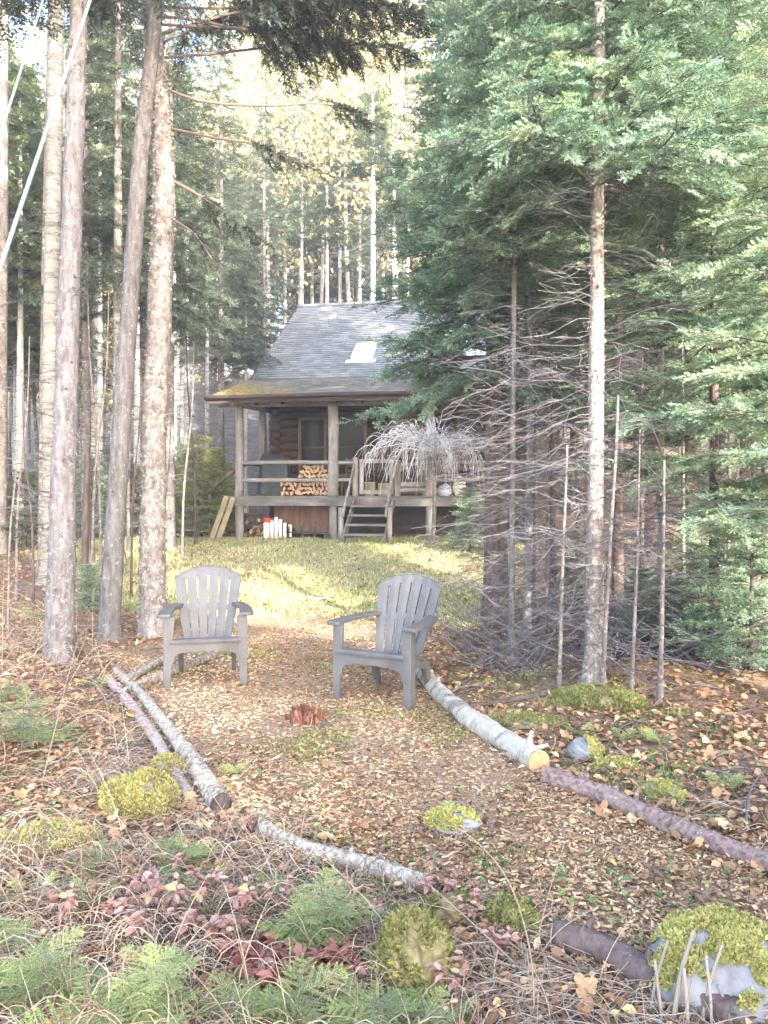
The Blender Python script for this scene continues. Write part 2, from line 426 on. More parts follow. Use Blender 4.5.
def bandmat():
    """birch bark of a lying log: pale with dark cross bands; local y runs along the log"""
    m, nt, b = nodes('banded_birch_bark'); v = coords(nt); vs = coords(nt, (3, 14, 3))
    c = ramp(nt, [(.3, (.23, .205, .18)), (.6, (.37, .345, .305)), (.8, (.50, .475, .42))], noise(nt, v, 18, 6))
    band = ramp(nt, [(.50, (0, 0, 0)), (.60, (1, 1, 1))], noise(nt, vs, .9, 5, .75)); c = mix(nt, band, c, (.15, .125, .11))
    pt = ramp(nt, [(.62, (0, 0, 0)), (.66, (1, 1, 1))], noise(nt, v, 5, 6, .7)); c = mix(nt, pt, c, (.11, .085, .075))
    nt.links.new(c, b.inputs['Base Color']); b.inputs['Roughness'].default_value = .8; bump(nt, b, noise(nt, vs, 4, 6), .6, .01); return m
M['bark_bands'] = bandmat()
# ------------------------------------------------------------------ the two garden chairs
m, nt, b = nodes('chair_plastic')
v = coords(nt, (1, 1, .12))
f = noise(nt, v, 60, 4); f2 = noise(nt, coords(nt), 5, 4)
c = ramp(nt, [(.32, (.062, .060, .062)), (.7, (.100, .096, .101))], f2)
nt.links.new(c, b.inputs['Base Color']); b.inputs['Roughness'].default_value = .5; b.inputs['Specular IOR Level'].default_value = .4
bump(nt, b, f, .25, .003)
M['plastic'] = m

def chair(label, loc, rz, group):
    t = thing('garden_chair', label, 'chair', loc, rz, group); pm = M['plastic']
    # front legs: wide tapered boards, turned to form an L
    for s in (-1, 1):
        bm = prism([(-.026, 0), (.026, 0), (.046, .565), (-.040, .565)], .03, Matrix.Translation((s * .300, -.315, 0)) @ Matrix.Rotation(s * R(-1.5), 4, 'Y'), .005)
        side = prism([(-.02, 0), (.035, 0), (.085, .565), (-.02, .565)], .022, Matrix.Translation((s * .320, -.295, 0)) @ Matrix.Rotation(s * R(-1.5), 4, 'Y') @ Matrix.Rotation(R(90), 4, 'Z'), .004)
        me = bpy.data.meshes.new('tmp'); side.to_mesh(me); bm.from_mesh(me); side.free(); bpy.data.meshes.remove(me)
        bm_obj('leg', bm, pm, t)
    for s in (-1, 1):
        bm = prism([(-.08, .27), (.04, .24), (.095, 0), (.05, 0)], .04, Matrix.Translation((s * .225, .16, 0)) @ Matrix.Rotation(R(90), 4, 'Z'), .005)
        bm_obj('leg', bm, pm, t)
    # arched front apron
    n = 14; out = [(-.305, .352), (.305, .352), (.30, .19)]
    for k in range(n + 1):
        a = math.pi * k / n; x = .25 * math.copysign(abs(math.cos(a)) ** .45, math.cos(a)); out.append((x, .19 + .092 * math.sin(a) ** .55 if 0 < k < n else .19))
    out.append((-.30, .19))
    bm_obj('apron', prism(out, .022, Matrix.Translation((0, -.318, 0)), .003), pm, t)
    # side rails under the seat
    for s in (-1, 1):
        bm = prism([(-.30, .30), (-.30, .36), (.16, .24), (.16, .18)], .025, Matrix.Translation((s * .235, 0, 0)) @ Matrix.Rotation(R(90), 4, 'Z'), .003)
        bm_obj('side_rail', bm, pm, t)
    # seat of five boards that sinks towards the back
    bm = bmesh.new()
    prof = [(-.345, .345), (-.345, .368), (-.325, .381), (-.27, .384)]
    cur = -.27
    def zs(y): return .384 - (y + .27) * .30 + .06 * (y + .27) ** 2
    for k in range(5):
        y0 = -.34 if k == 0 else -.27 + k * .098 - .09; y1 = -.27 + (k) * .098
        pts = [(-.345, .350), (-.347, .372), (-.33, .383), (-.27, .384), (-.27, .362)] if k == 0 else [(y0, zs(y0) - .02), (y0, zs(y0)), (y1, zs(y1)), (y1, zs(y1) - .02)]
        hw = .282 - .012 * k
        p = prism(pts, hw * 2, Matrix.Rotation(R(90), 4, 'Z'), .004)
        me = bpy.data.meshes.new('tmp'); p.to_mesh(me); bm.from_mesh(me); p.free(); bpy.data.meshes.remove(me)
    bm_obj('seat', bm, pm, t)
    # fan-shaped back: six slats, a band at arm height, arched top
    bm = bmesh.new()
    H = .70; tilt = R(25)
    def hw(q): return np.interp(q, [0, .28, .36, .80, 1.0], [.19, .228, .24, .286, .28])
    slots = [(.02, .425), (.50, .88)]
    rows = [0, .02, .12, .22, .32, .425, .46, .50, .58, .66, .74, .82, .88, .94, 1.0]
    cols = []
    for k in range(6):
        a = -1 + k / 3; gp = .024
        cols += [(a + gp * (k > 0), 0), (a + .17, 1), (a + 1 / 3 - gp * (k < 5), 0)]
    def top(u): return H * (1 - .02 - .165 * abs(u) ** 2.1)
    grid = []
    for q in rows:
        line = []
        for u, mid in cols:
            h = q * (top(u) if q > .5 else top(u) * (q / .5) + H * (1 - .02) * (1 - q / .5)) if q else 0
            w = hw(min(1, h / H)); x = u * w
            y = .035 * (abs(u) ** 2) * -1 + (-.004 if mid else 0)
            yy = y + 0; zz = h
            line.append(bm.verts.new((x, .14 + zz * math.sin(tilt) + yy * math.cos(tilt), .275 + zz * math.cos(tilt) - yy * math.sin(tilt))))
        grid.append(line)
    for r_ in range(len(rows) - 1):
        mid = (rows[r_] + rows[r_ + 1]) / 2; open_ = any(a < mid < b_ for a, b_ in slots)
        for c_ in range(len(cols) - 1):
            if c_ % 3 == 2 and open_: continue
            bm.faces.new((grid[r_][c_], grid[r_][c_ + 1], grid[r_ + 1][c_ + 1], grid[r_ + 1][c_]))
    bmesh.ops.recalc_face_normals(bm, faces=bm.faces)
    if sum(f.normal.y for f in bm.faces) > 0: bmesh.ops.reverse_faces(bm, faces=bm.faces)
    bmesh.ops.solidify(bm, geom=list(bm.faces), thickness=.02)
    bm_obj('backrest', bm, pm, t)
    # raised rim round the arched top and sides of the back
    mb = MB(); pts = []
    for u in np.linspace(-1, 1, 25):
        h = top(u) * .992; w = hw(h / H); pts.append((u * w * .995, .14 + h * math.sin(tilt) - .035 * u * u * math.cos(tilt) + .004, .275 + h * math.cos(tilt) + .035 * u * u * math.sin(tilt)))
    tube(mb, pts, .0105, 8); mb.build('rim', pm, t, True)
    # broad arms, rounded at the front, joined to the band of the back
    for s in (-1, 1):
        o = [(-.045, -.352), (.042, -.352), (.058, -.338), (.064, -.31), (.056, -.1), (.03, .10), (-.02, .27), (-.115, .275), (-.09, .17), (-.05, .02), (-.045, -.2), (-.052, -.31), (-.052, -.34)]
        bm = prism([(x * s, z) for x, z in o][::s], .03, Matrix.Translation((s * .316, 0, .575)) @ Matrix.Rotation(R(-90), 4, 'X'), .007)
        bmesh.ops.recalc_face_normals(bm, faces=bm.faces)
        bm_obj('armrest', bm, pm, t)
    return t

GC = 'grey garden chairs on the mulch'
p = Vector((-1.495, 6.5, 0)); p.z = hz(p.x, p.y) + .012
chair('grey plastic slatted garden chair facing forward, nearest the flaky tree trunk', p, R(11), GC)
p = Vector((.05, 6.02, 0)); p.z = hz(p.x, p.y) + .012
chair('grey plastic slatted garden chair turned sideways beside the thick birch log', p, R(-27), GC)

# ------------------------------------------------------------------ logs that edge the path
def log(name, label, pts, r0, r1, bark, cut=(True, True), knots=0, seed=0, rough=.16, group=None, sink=.25, cat='log'):
    P = []
    for q in pts: P.append(q if len(q) == 3 else G(*q))
    P = np.array([tuple(q) for q in P]); P = catmull(P, max(14, int(np.linalg.norm(P[-1] - P[0]) / .045)))
    rad = np.linspace(r0, r1, len(P))
    base = P[0].copy(); rr = np.random.default_rng(seed + 100)
    gz = height(P[:, 0], P[:, 1]); P[:, 2] = np.maximum(P[:, 2], gz) + rad * (1 - sink)
    k = 5; P[:, 2] = np.convolve(np.pad(P[:, 2], k, 'edge'), np.ones(2 * k + 1) / (2 * k + 1), 'valid')
    P[:, :2] += ((np.stack([vnoise(np.arange(len(P)) * .09, np.full(len(P), q * 3.3), seed) for q in (1, 2)], 1)) - .5) * r0 * .5
    t = thing(name, label, cat, tuple(base), 0, group); P = P - base
    mb = MB(); tube(mb, P, rad, 18, 0, .5, (False, False), rough=rough, rseed=seed, rscale=(1.5, 5))
    for q in range(knots):
        i = rr.integers(3, len(P) - 3); a = rr.random() * math.pi; d = np.array([math.cos(a) * .8, .25 * math.cos(a), math.sin(a)]); d /= np.linalg.norm(d)
        A = P[i] + d * rad[i] * .7; L = rad[i] * (.5 + rr.random() * .9)
        tube(mb, [A, A + d * L * .7, A + d * L + np.array([.01, 0, 0])], [rad[i] * .34, rad[i] * .22, rad[i] * .16], 7)
    mb.build('bark', M[bark], t, True)
    for e, on in enumerate(cut):
        if not on: continue
        i, j = (0, 1) if e == 0 else (-1, -2)
        d = P[i] - P[j]; d /= np.linalg.norm(d)
        c2 = MB(); tube(c2, [P[i] - d * .01, P[i] + d * .003, P[i] + d * .006], [rad[i] * .985, rad[i] * .97, rad[i] * .93], 18, rough=rough * .5, rseed=seed)
        c2.build('cut_end', M['cutwood' if on is True else on], t)
    return t

log('edging_log', 'pale lichen-spotted log edging the left of the path, thicker of the two side by side', [(117, 674), (165, 728), (222, 812)], .034, .054, 'bark_log', knots=12, seed=1, cut=(True, 'bark_dark'))
log('edging_log', 'thin brownish log lying on the outer side of the pale left edging log', [(110, 684), (146, 730), (190, 803)], .036, .034, 'bark_log_tan', knots=6, seed=2)
log('edging_log', 'short pale pole lying crosswise behind the left chair, upper of two', [(126, 684), (168, 661)], .034, .04, 'bark_log', knots=2, seed=3)
log('edging_log', 'short whitish pole lying crosswise under the left chair, lower of two', [(134, 690), (190, 668), (214, 659)], .036, .04, 'bark_log', knots=2, seed=4)
log('edging_log', 'crooked grey log crossing the near end of the path in front of the moss hump', [(262, 832), (300, 853), (365, 871), (432, 893)], .036, .038, 'bark_log', knots=5, seed=5, cut=('bark_dark', 'bark_dark'))
log('birch_log', 'thick birch log edging the right of the path with a yellow sawn end', [(418, 668), (440, 700), (480, 732), (538, 771)], .060, .070, 'bark_bands', knots=5, seed=6, rough=.2)
log('edging_log', 'long dark reddish brown log running on to the right from the sawn birch log', [(548, 783), (610, 806), (690, 842), (790, 882)], .05, .046, 'bark_log_brown', knots=8, seed=7, cut=(False, False))
log('rotten_log', 'dark decaying log lying in the weeds beside the mossy boulder', [(553, 942), (600, 958), (660, 992), (735, 1030)], .048, .05, 'bark_dark', knots=5, seed=8, cut=(True, False), rough=.3)
log('fallen_branch', 'broken brown branch with a pale tip lying behind the birch log', [(470, 708), (515, 703), (548, 695)], .016, .03, 'bark_dark', seed=9, cut=(False, True), cat='branch')

# rotten red stump in the path
def stump(px, py, r, h):
    p = G(px, py); t = thing('rotten_stump', 'crumbling red rotten stump in the middle of the mulch path', 'stump', p)
    rr = np.random.default_rng(5); mb = MB(); n = 150
    a = rr.random(n) * 6.28; q = np.sqrt(rr.random(n)) * r; x = np.cos(a) * q; y = np.sin(a) * q * .8
    hh = h * (1 - .55 * (q / r) ** 2) * (.55 + .6 * rr.random(n)); A = np.stack([x, y, np.full(n, -.03)], 1); B = A + np.stack([x * .12 + .015 * rr.standard_normal(n), y * .12, hh + .03], 1)
    sticks(mb, A, B, .017, .009, 4, 0, rr.random(n)); mb.build('splintered_wood', tintmat('red_rot', [(0, (.08, .03, .022)), (.6, (.19, .08, .052)), (1, (.30, .16, .105))], .9), t)
    mb = MB(); tube(mb, [(.08, -.06, .0), (.14, -.10, .02), (.2, -.13, .01)], [.02, .022, .008], 7, rough=.4); mb.build('root', M['bark_dark'], t)
stump(306, 722, .115, .115)

# ------------------------------------------------------------------ rocks and moss humps
M['soil'] = noisemat('mossy_soil', [(.3, (.06, .045, .03)), (.5, (.14, .12, .06)), (.7, (.22, .19, .09))], 25, rough=.95)
def blob(rad, seed, sub=4, rough=.25, freq=3.0):
    bm = bmesh.new(); bmesh.ops.create_icosphere(bm, subdivisions=sub, radius=1)
    V = np.array([v.co for v in bm.verts]); F = np.array([[v.index for v in f.verts] for f in bm.faces]); bm.free()
    n = fbm(V[:, 0] * freq + V[:, 2] * 1.7 + 9, V[:, 1] * freq - V[:, 2] * 2.1 + 5, seed, 4) - .5
    return V * (1 + rough * 2 * n)[:, None] * np.array(rad), F

def moss_tufts(mb, V, F, sel, n, L, rr, lo=0, hi=1):
    """short moss shoots standing on the selected faces"""
    f = F[sel]; pick = f[rr.integers(0, len(f), n)]; w = rr.dirichlet((1, 1, 1), n)
    P = (V[pick] * w[..., None]).sum(1); nn = unit(np.cross(V[pick[:, 1]] - V[pick[:, 0]], V[pick[:, 2]] - V[pick[:, 0]]))
    d = unit(nn + rr.standard_normal((n, 3)) * .55 + np.array([0, 0, .3])); l = L * (.5 + rr.random(n))
    t = np.clip(lo + (hi - lo) * (.55 * fbm(P[:, 0] * 14, P[:, 1] * 14, 3) + .6 * rr.random(n)) , 0, 1)
    leafquads(mb, P - d * l[:, None] * .2, d, unit(np.cross(d, rr.standard_normal((n, 3)))), l, l * .5, 0, t)

def mosshump(label, px, py, rad, seed, mat='moss', n=5200, L=.02, cat='moss', name='moss_hump', loc=None):
    p = G(px, py) if loc is None else Vector(loc); rr = np.random.default_rng(seed)
    V, F = blob(rad, seed, 4, .38, 2.4); mb = MB(); mb.add(V, F, 1, .3); c = V[F].mean(1); pn = fbm(c[:, 0] * 13 + seed, c[:, 1] * 13 + c[:, 2] * 9, seed + 3, 4)
    moss_tufts(mb, V, F, (c[:, 2] > -.25 * rad[2]) & (pn > .40), n, L * .8, rr)
    o = mb.build(name, [M[mat], M['soil']], smooth=False, loc=(p.x, p.y, p.z + rad[2] * .1)); return tag(o, label, cat)

mosshump('bright yellow-green moss cushion against the thin left log', 138, 806, (.19, .17, .145), 21)
mosshump('low spreading yellow moss patch at the left edge among dry stems', 40, 846, (.26, .20, .06), 22, n=4200)
mosshump('small moss lump just behind the bright moss cushion', 166, 776, (.09, .08, .10), 23, n=1800)
mosshump('mossy rotten hump of green and brown beside the foreground fir seedlings', 412, 984, (.14, .12, .21), 24, 'mossgreen', 4200, .022)
mosshump('green moss tuft in front of the crooked grey log', 512, 925, (.10, .09, .085), 25, 'mossgreen', 2200, .02)
mosshump('small green moss tuft beside the mossy rotten hump', 448, 915, (.10, .08, .07), 26, 'mossgreen', 2200, .02)
mosshump('broad moss mound at the foot of the straight fir trunk', 600, 702, (.33, .22, .09), 27, 'mossgreen', 6500, .03)
mosshump('yellow moss patch by the dark reddish log, nearest the right edge', 662, 792, (.13, .10, .045), 28, 'moss', 2400, .022)
mosshump('flat moss patch beside the sawn end of the birch log', 528, 722, (.27, .17, .03), 29, 'mossgreen', 3200, .025)
mosshump('yellow moss clump between the small white rock and the firs', 618, 768, (.12, .09, .04), 30, 'moss', 2000, .022)

def boulder(label, loc, rad, seed, mosssel, nm, name='boulder'):
    t = thing(name, label, 'rock', loc); rr = np.random.default_rng(seed)
    V, F = blob(rad, seed, 5, .2, 1.6); mb = MB(); mb.add(V, F); mb.build('stone', M['rock'], t, True)
    c = V[F].mean(1); sel = mosssel(c, fbm(c[:, 0] * 13 + 3, c[:, 1] * 13 + c[:, 2] * 9, seed, 4))
    cap = MB(); f = F[sel]; u, inv = np.unique(f.ravel(), return_inverse=True); nrm = unit(V)
    V2 = V * 1.012 + np.array([0, 0, .006]); cap.add(V2[u], inv.reshape(-1, 3), 0, .3); moss_tufts(cap, V2, F, sel, nm, .016, rr, .2, 1)
    cap.build('moss_cap', M['moss'], t); return t

p = at(724, 2.5); boulder('large pale rock with a thick yellow moss cap beside the decaying log', (p.x, p.y + .03, hz(p.x, p.y) - .01), (.25, .2, .205), 41,
    lambda c, n: (c[:, 2] > .035) & (n + .42 * (c[:, 2] / .2) - 1.1 * np.maximum(0, c[:, 0]) - .5 * np.maximum(0, -c[:, 1]) > .68), 8000)
p = G(586, 760); boulder('small white rock with moss on one side behind the log joint', (p.x, p.y + .05, p.z + .03), (.10, .085, .075), 42, lambda c, n: (c[:, 0] > .01) & (n > .35) & (c[:, 2] > -.02), 900, 'small_rock')
p = G(456, 828); boulder('small flat mossy stone with a fern growing over it in the path', (p.x, p.y + .04, p.z + .01), (.14, .10, .05), 43, lambda c, n: (n - 2.2 * c[:, 0] > .44) & (c[:, 2] > 0), 1300, 'small_rock')
p = G(318, 600); V, F = blob((.14, .06, .022), 44, 3, .2, 2); mb = MB(); mb.add(V, F)
tag(mb.build('flat_stone', noisemat('pale_stone', [(.3, (.3, .29, .29)), (.7, (.48, .46, .46))], 8), smooth=True, loc=(p.x, p.y, p.z + .02)), 'flat whitish stone lying where the lawn meets the mulch', 'rock')
# ------------------------------------------------------------------ the log cabin
def woodmat(name, lo, mid, hi, axis_scale=(1, 1, 1), scale=9, rough=.85):
    m, nt, b = nodes(name); v = coords(nt, axis_scale)
    g = noise(nt, v, scale, 7, .65); big = noise(nt, coords(nt), 2.3, 4)
    c = ramp(nt, [(.3, lo), (.5, mid), (.72, hi)], g)
    c = mix(nt, .85, c, ramp(nt, [(.32, (.55, .55, .55)), (.66, (1, 1, 1))], big), 'MULTIPLY')
    nt.links.new(c, b.inputs['Base Color']); b.inputs['Roughness'].default_value = rough; b.inputs['Specular IOR Level'].default_value = .2
    bump(nt, b, g, .5, .01); return m
M['post'] = woodmat('weathered_post', (0.145, 0.124, 0.114), (0.260, 0.240, 0.229), (0.362, 0.344, 0.335), (0.723, 0.730, 0.114), 16)
M['rail'] = woodmat('weathered_rail', (0.138, 0.117, 0.107), (0.238, 0.219, 0.206), (0.340, 0.321, 0.312), (0.108, 0.730, 0.761), 16)
M['deck'] = woodmat('weathered_deck', (0.082, 0.071, 0.067), (0.156, 0.142, 0.137), (0.245, 0.232, 0.226), (0.089, 0.749, 0.782), 14)
M['logwall'] = woodmat('stained_log', (0.037, 0.018, 0.010), (0.065, 0.033, 0.020), (0.106, 0.054, 0.032), (0.098, 0.680, 0.578), 12, .6)
M['trim'] = woodmat('brown_trim', (0.083, 0.056, 0.041), (0.143, 0.101, 0.075), (0.210, 0.158, 0.120), (0.750, 0.750, 0.150), 14)
M['underroof'] = woodmat('dark_boards', (0.025, 0.018, 0.014), (0.045, 0.035, 0.028), (0.070, 0.056, 0.045), (0.070, 0.700, 0.700), 12)
M['fascia'] = woodmat('brown_fascia', (.045, .03, .028), (.08, .055, .05), (.13, .095, .085), (.1, 1, 1), 12)
M['newboard'] = woodmat('yellowish_board', (0.213, 0.176, 0.110), (0.319, 0.272, 0.184), (0.418, 0.368, 0.276), (0.760, 0.800, 0.184), 12)
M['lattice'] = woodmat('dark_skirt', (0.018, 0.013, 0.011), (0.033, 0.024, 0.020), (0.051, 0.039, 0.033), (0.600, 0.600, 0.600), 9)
m, nt, b = nodes('dark_window_glass'); b.inputs['Base Color'].default_value = (.018, .016, .015, 1); b.inputs['Roughness'].default_value = .06; b.inputs['Specular IOR Level'].default_value = .05
bump(nt, b, noise(nt, coords(nt), 2.2, 2), .12, .02); M['glass'] = m
m, nt, b = nodes('skylight_glass'); b.inputs['Base Color'].default_value = (.62, .64, .66, 1); b.inputs['Roughness'].default_value = .35; b.inputs['Metallic'].default_value = .5; M['skyglass'] = m
m, nt, b = nodes('pale_metal'); b.inputs['Base Color'].default_value = (.75, .75, .75, 1); b.inputs['Roughness'].default_value = .4; M['palemetal'] = m
M['firewood'] = noisemat('split_wood_end', [(.3, (0.306, 0.173, 0.098)), (.5, (0.442, 0.277, 0.161)), (.7, (0.561, 0.399, 0.250))], 22, rough=.8, bstr=.4)
M['firebark'] = noisemat('firewood_bark', [(.3, (.10, .07, .055)), (.6, (.24, .18, .14)), (.75, (.38, .33, .28))], 20, rough=.9)
M['tarp'] = noisemat('dark_fabric_cover', [(.35, (.02, .022, .027)), (.7, (.045, .048, .056))], 5, rough=.5, bstr=.3, spec=.4)
M['brownwood'] = woodmat('brown_planks', (.085, .048, .032), (.15, .09, .062), (.22, .145, .105), (6, 6, .4), 6)
m, nt, b = nodes('white_plastic'); b.inputs['Base Color'].default_value = (.78, .78, .76, 1); b.inputs['Roughness'].default_value = .45; M['white'] = m
m, nt, b = nodes('red_plastic'); b.inputs['Base Color'].default_value = (.55, .05, .04, 1); b.inputs['Roughness'].default_value = .45; M['red'] = m
m, nt, b = nodes('black_metal'); b.inputs['Base Color'].default_value = (.022, .022, .025, 1); b.inputs['Roughness'].default_value = .5; M['black'] = m

def shingle_mat():
    m, nt, b = nodes('asphalt_shingle')
    v = coords(nt)
    # one tone per tab: x in tabs, z steps with the courses that are modelled
    sx = N(nt, 'ShaderNodeSeparateXYZ'); nt.links.new(v, sx.inputs[0])
    a = attr(nt)                                             # random number of each course
    ad = N(nt, 'ShaderNodeMath', operation='MULTIPLY_ADD'); nt.links.new(a, ad.inputs[0]); ad.inputs[1].default_value = 37.3; 
    xs = N(nt, 'ShaderNodeMath', operation='MULTIPLY'); nt.links.new(sx.outputs[0], xs.inputs[0]); xs.inputs[1].default_value = 4.5
    nt.links.new(xs.outputs[0], ad.inputs[2])
    fl = N(nt, 'ShaderNodeMath', operation='FLOOR'); nt.links.new(ad.outputs[0], fl.inputs[0])
    wn = N(nt, 'ShaderNodeTexWhiteNoise', noise_dimensions='2D'); cb = N(nt, 'ShaderNodeCombineXYZ')
    nt.links.new(fl.outputs[0], cb.inputs[0]); nt.links.new(a, cb.inputs[1]); nt.links.new(cb.outputs[0], wn.inputs['Vector'])
    c = ramp(nt, [(0, (.155, .16, .163)), (.5, (.215, .219, .223)), (1, (.28, .284, .288))], wn.outputs['Value'])
    c = mix(nt, .7, c, ramp(nt, [(.3, (.6, .6, .6)), (.7, (1, 1, 1))], noise(nt, v, 1.1, 5)), 'MULTIPLY')
    c = mix(nt, .6, c, ramp(nt, [(.35, (.6, .6, .6)), (.65, (1, 1, 1))], noise(nt, v, 60, 3)), 'MULTIPLY')
    # moss and needles, sunlight painted into their yellow, on the shallow porch roof, thickest left
    def lin(sock, k, c0):
        q = N(nt, 'ShaderNodeMath', operation='MULTIPLY_ADD'); nt.links.new(sock, q.inputs[0]); q.inputs[1].default_value = k; q.inputs[2].default_value = c0; return q.outputs[0]
    mx = lin(sx.outputs[0], -.24, .26); mz = lin(sx.outputs[2], -.75, 2.75)
    s1 = N(nt, 'ShaderNodeMath', operation='ADD'); nt.links.new(mx, s1.inputs[0]); nt.links.new(mz, s1.inputs[1])
    s2 = N(nt, 'ShaderNodeMath', operation='ADD'); nt.links.new(s1.outputs[0], s2.inputs[0]); nt.links.new(noise(nt, v, 2.4, 6, .7), s2.inputs[1])
    mm = ramp(nt, [(.62, (0, 0, 0)), (.86, (1, 1, 1))], s2.outputs[0])
    c = mix(nt, mm, c, ramp(nt, [(.35, (.13, .115, .06)), (.55, (.25, .205, .095)), (.75, (.42, .33, .17))], noise(nt, v, 22, 6)))
    nt.links.new(c, b.inputs['Base Color']); b.inputs['Roughness'].default_value = .9; b.inputs['Specular IOR Level'].default_value = .2
    bump(nt, b, noise(nt, v, 70, 3), .3, .004); return m
M['shingle'] = shingle_mat()

CAB = Vector((-3.35, 17.8, .46)); CROT = R(-10)
DZ = 1.0           # deck top above the cabin origin
WALL_Y, W, RIDGE_Y = 2.2, 6.65, 6.9
cabin = thing('log_cabin', 'dark log cabin with a covered porch and a grey shingled roof', 'cabin', CAB, CROT)
CM = Matrix.Translation(CAB) @ Matrix.Rotation(CROT, 4, 'Z')
def cw(x, y, z): return CM @ Vector((x, y, z))

def roof_surface(name, y0, z0, y1, z1, xl, xr, course):
    L = math.hypot(y1 - y0, z1 - z0); n = round(L / course); mb = MB(); rr = np.random.default_rng(int(L * 100))
    uy, uz = (y1 - y0) / L, (z1 - z0) / L; ny, nz = -uz, uy
    if nz < 0: ny, nz = -ny, -nz
    segs = np.linspace(xl, xr, 60)
    for k in range(n):
        s0, s1 = k * L / n, (k + 1) * L / n; t0 = .02
        jit = (rr.random(60) - .5) * .014; V = []; F = []
        for q, x in enumerate(segs):
            a0 = max(0, s0 + jit[q] - .004); h0 = .012 + t0
            V += [(x, y0 + uy * a0 + ny * .008, z0 + uz * a0 + nz * .008), (x, y0 + uy * a0 + ny * h0, z0 + uz * a0 + nz * h0),
                  (x, y0 + uy * (s1 + .01) + ny * .010, z0 + uz * (s1 + .01) + nz * .010)]
        for q in range(59):
            i = q * 3; F += [(i, i + 3, i + 4, i + 1), (i + 1, i + 4, i + 5, i + 2)]
        mb.add(V, np.array(F), 0, rr.random())
    return mb.build(name, M['shingle'], cabin)

XL, XR = -.58, W + .58
Y0, Z0, Y1, Z1, Z2 = -.5, 3.22, 2.3, 4.02, 7.05
ro = roof_surface('roof', Y0, Z0, Y1, Z1, XL, XR, .14)
up = roof_surface('upper_roof', Y1, Z1, RIDGE_Y, Z2, XL + .02, XR - .02, .14); 
# roof board shell under the shingles, both slopes, with rake boards
mb = MB()
def shell(y0, z0, y1, z1, xl, xr, t=.09):
    V = [(xl, y0, z0 - t), (xr, y0, z0 - t), (xr, y1, z1 - t), (xl, y1, z1 - t), (xl, y0, z0), (xr, y0, z0), (xr, y1, z1), (xl, y1, z1)]
    mb.add(V, np.array([(3, 2, 1, 0), (4, 5, 6, 7), (0, 1, 5, 4), (1, 2, 6, 5), (2, 3, 7, 6), (3, 0, 4, 7)]))
shell(Y0 + .004, Z0, Y1, Z1, XL + .03, XR - .03); shell(Y1, Z1, RIDGE_Y, Z2, XL + .05, XR - .05)
mb.build('roof_boards', M['underroof'], cabin)
mb = MB(); shell(RIDGE_Y + .005, Z2, 11.9, 3.6, XL + .02, XR - .02, .1); mb.build('back_roof', M['shingle'], cabin)
mb = MB()
beam(mb, (XL, RIDGE_Y - .1, Z2 - .03), (XR, RIDGE_Y - .1, Z2 - .03), .26, .03, up=(0, -.55, 1)); beam(mb, (XL, RIDGE_Y + .12, Z2 - .03), (XR, RIDGE_Y + .12, Z2 - .03), .26, .03, up=(0, .55, 1))
mb.build('ridge_cap', M['shingle'], cabin)
for s, x in ((-1, XL), (1, XR)):
    mb = MB(); beam(mb, (x, Y0, Z0 - .06), (x, Y1, Z1 - .06), .035, .15); beam(mb, (x + .02 * -s, Y1, Z1 - .062), (x + .02 * -s, RIDGE_Y, Z2 - .062), .035, .15); mb.build('rake_board', M['fascia'], cabin)
mb = MB(); beam(mb, (XL - .02, Y0 - .025, Z0 - .05), (XR + .02, Y0 - .025, Z0 - .05), .04, .17); g = mb.build('eave_board', M['fascia'], cabin)
mb = MB(); tube(mb, catmull([(XL - .02, Y0 - .1, Z0 + .0), (XR + .02, Y0 - .1, Z0 + .015)], 12), .05, 8); mb.build('gutter', M['fascia'], cabin, True)
# beams that carry the porch roof
mb = MB(); tube(mb, catmull([(XL + .1, .0, 3.16), (W / 2, .0, 3.14), (XR - .1, 0, 3.16)], 20), .105, 10, rough=.12); mb.build('porch_beam', M['rail'], cabin, True)
for x in (0, W): mb = MB(); tube(mb, [(x, -.38, 3.12), (x, 2.2, 3.22)], .085, 8, rough=.1); mb.build('side_beam', M['rail'], cabin, True)
mb = MB()
for x in np.arange(.55, W, .61): beam(mb, (x, Y0 + .04, Z0 - .135), (x, 2.25, 3.9 - .02), .045, .09)
mb.build('rafters', M['underroof'], cabin)
# posts
XP = (0.0, 2.23, 4.43, W)
for i, x in enumerate(XP):
    mb = MB(); r = (.092, .125, .118, .10)[i]
    tube(mb, catmull([(x, 0, DZ - .02), (x + .012, 0, 2), (x, 0, 3.12)], 14), np.linspace(r * 1.04, r * .95, 14), 12, rough=.10, rseed=i)
    mb.build('porch_post', M['post'], cabin, True)
    mb = MB(); z0 = hz(*cw(x, .02, 0).xy) - CAB.z - .1
    tube(mb, [(x + .01, .03, z0), (x, .03, .3), (x, .03, DZ - .215)], (.10, .085, .095, .1)[i], 10, rough=.1, rseed=i + 9); mb.build('foundation_post', M['post'], cabin, True)
mb = MB(); tube(mb, [(.02, 1.55, DZ), (.02, 1.55, 3.14)], .075, 10, rough=.1); mb.build('side_post', M['post'], cabin, True)
mb = MB(); tube(mb, [(.14, 2.02, DZ), (.14, 2.02, 3.14)], .05, 8, rough=.1); mb.build('side_post', M['trim'], cabin, True)
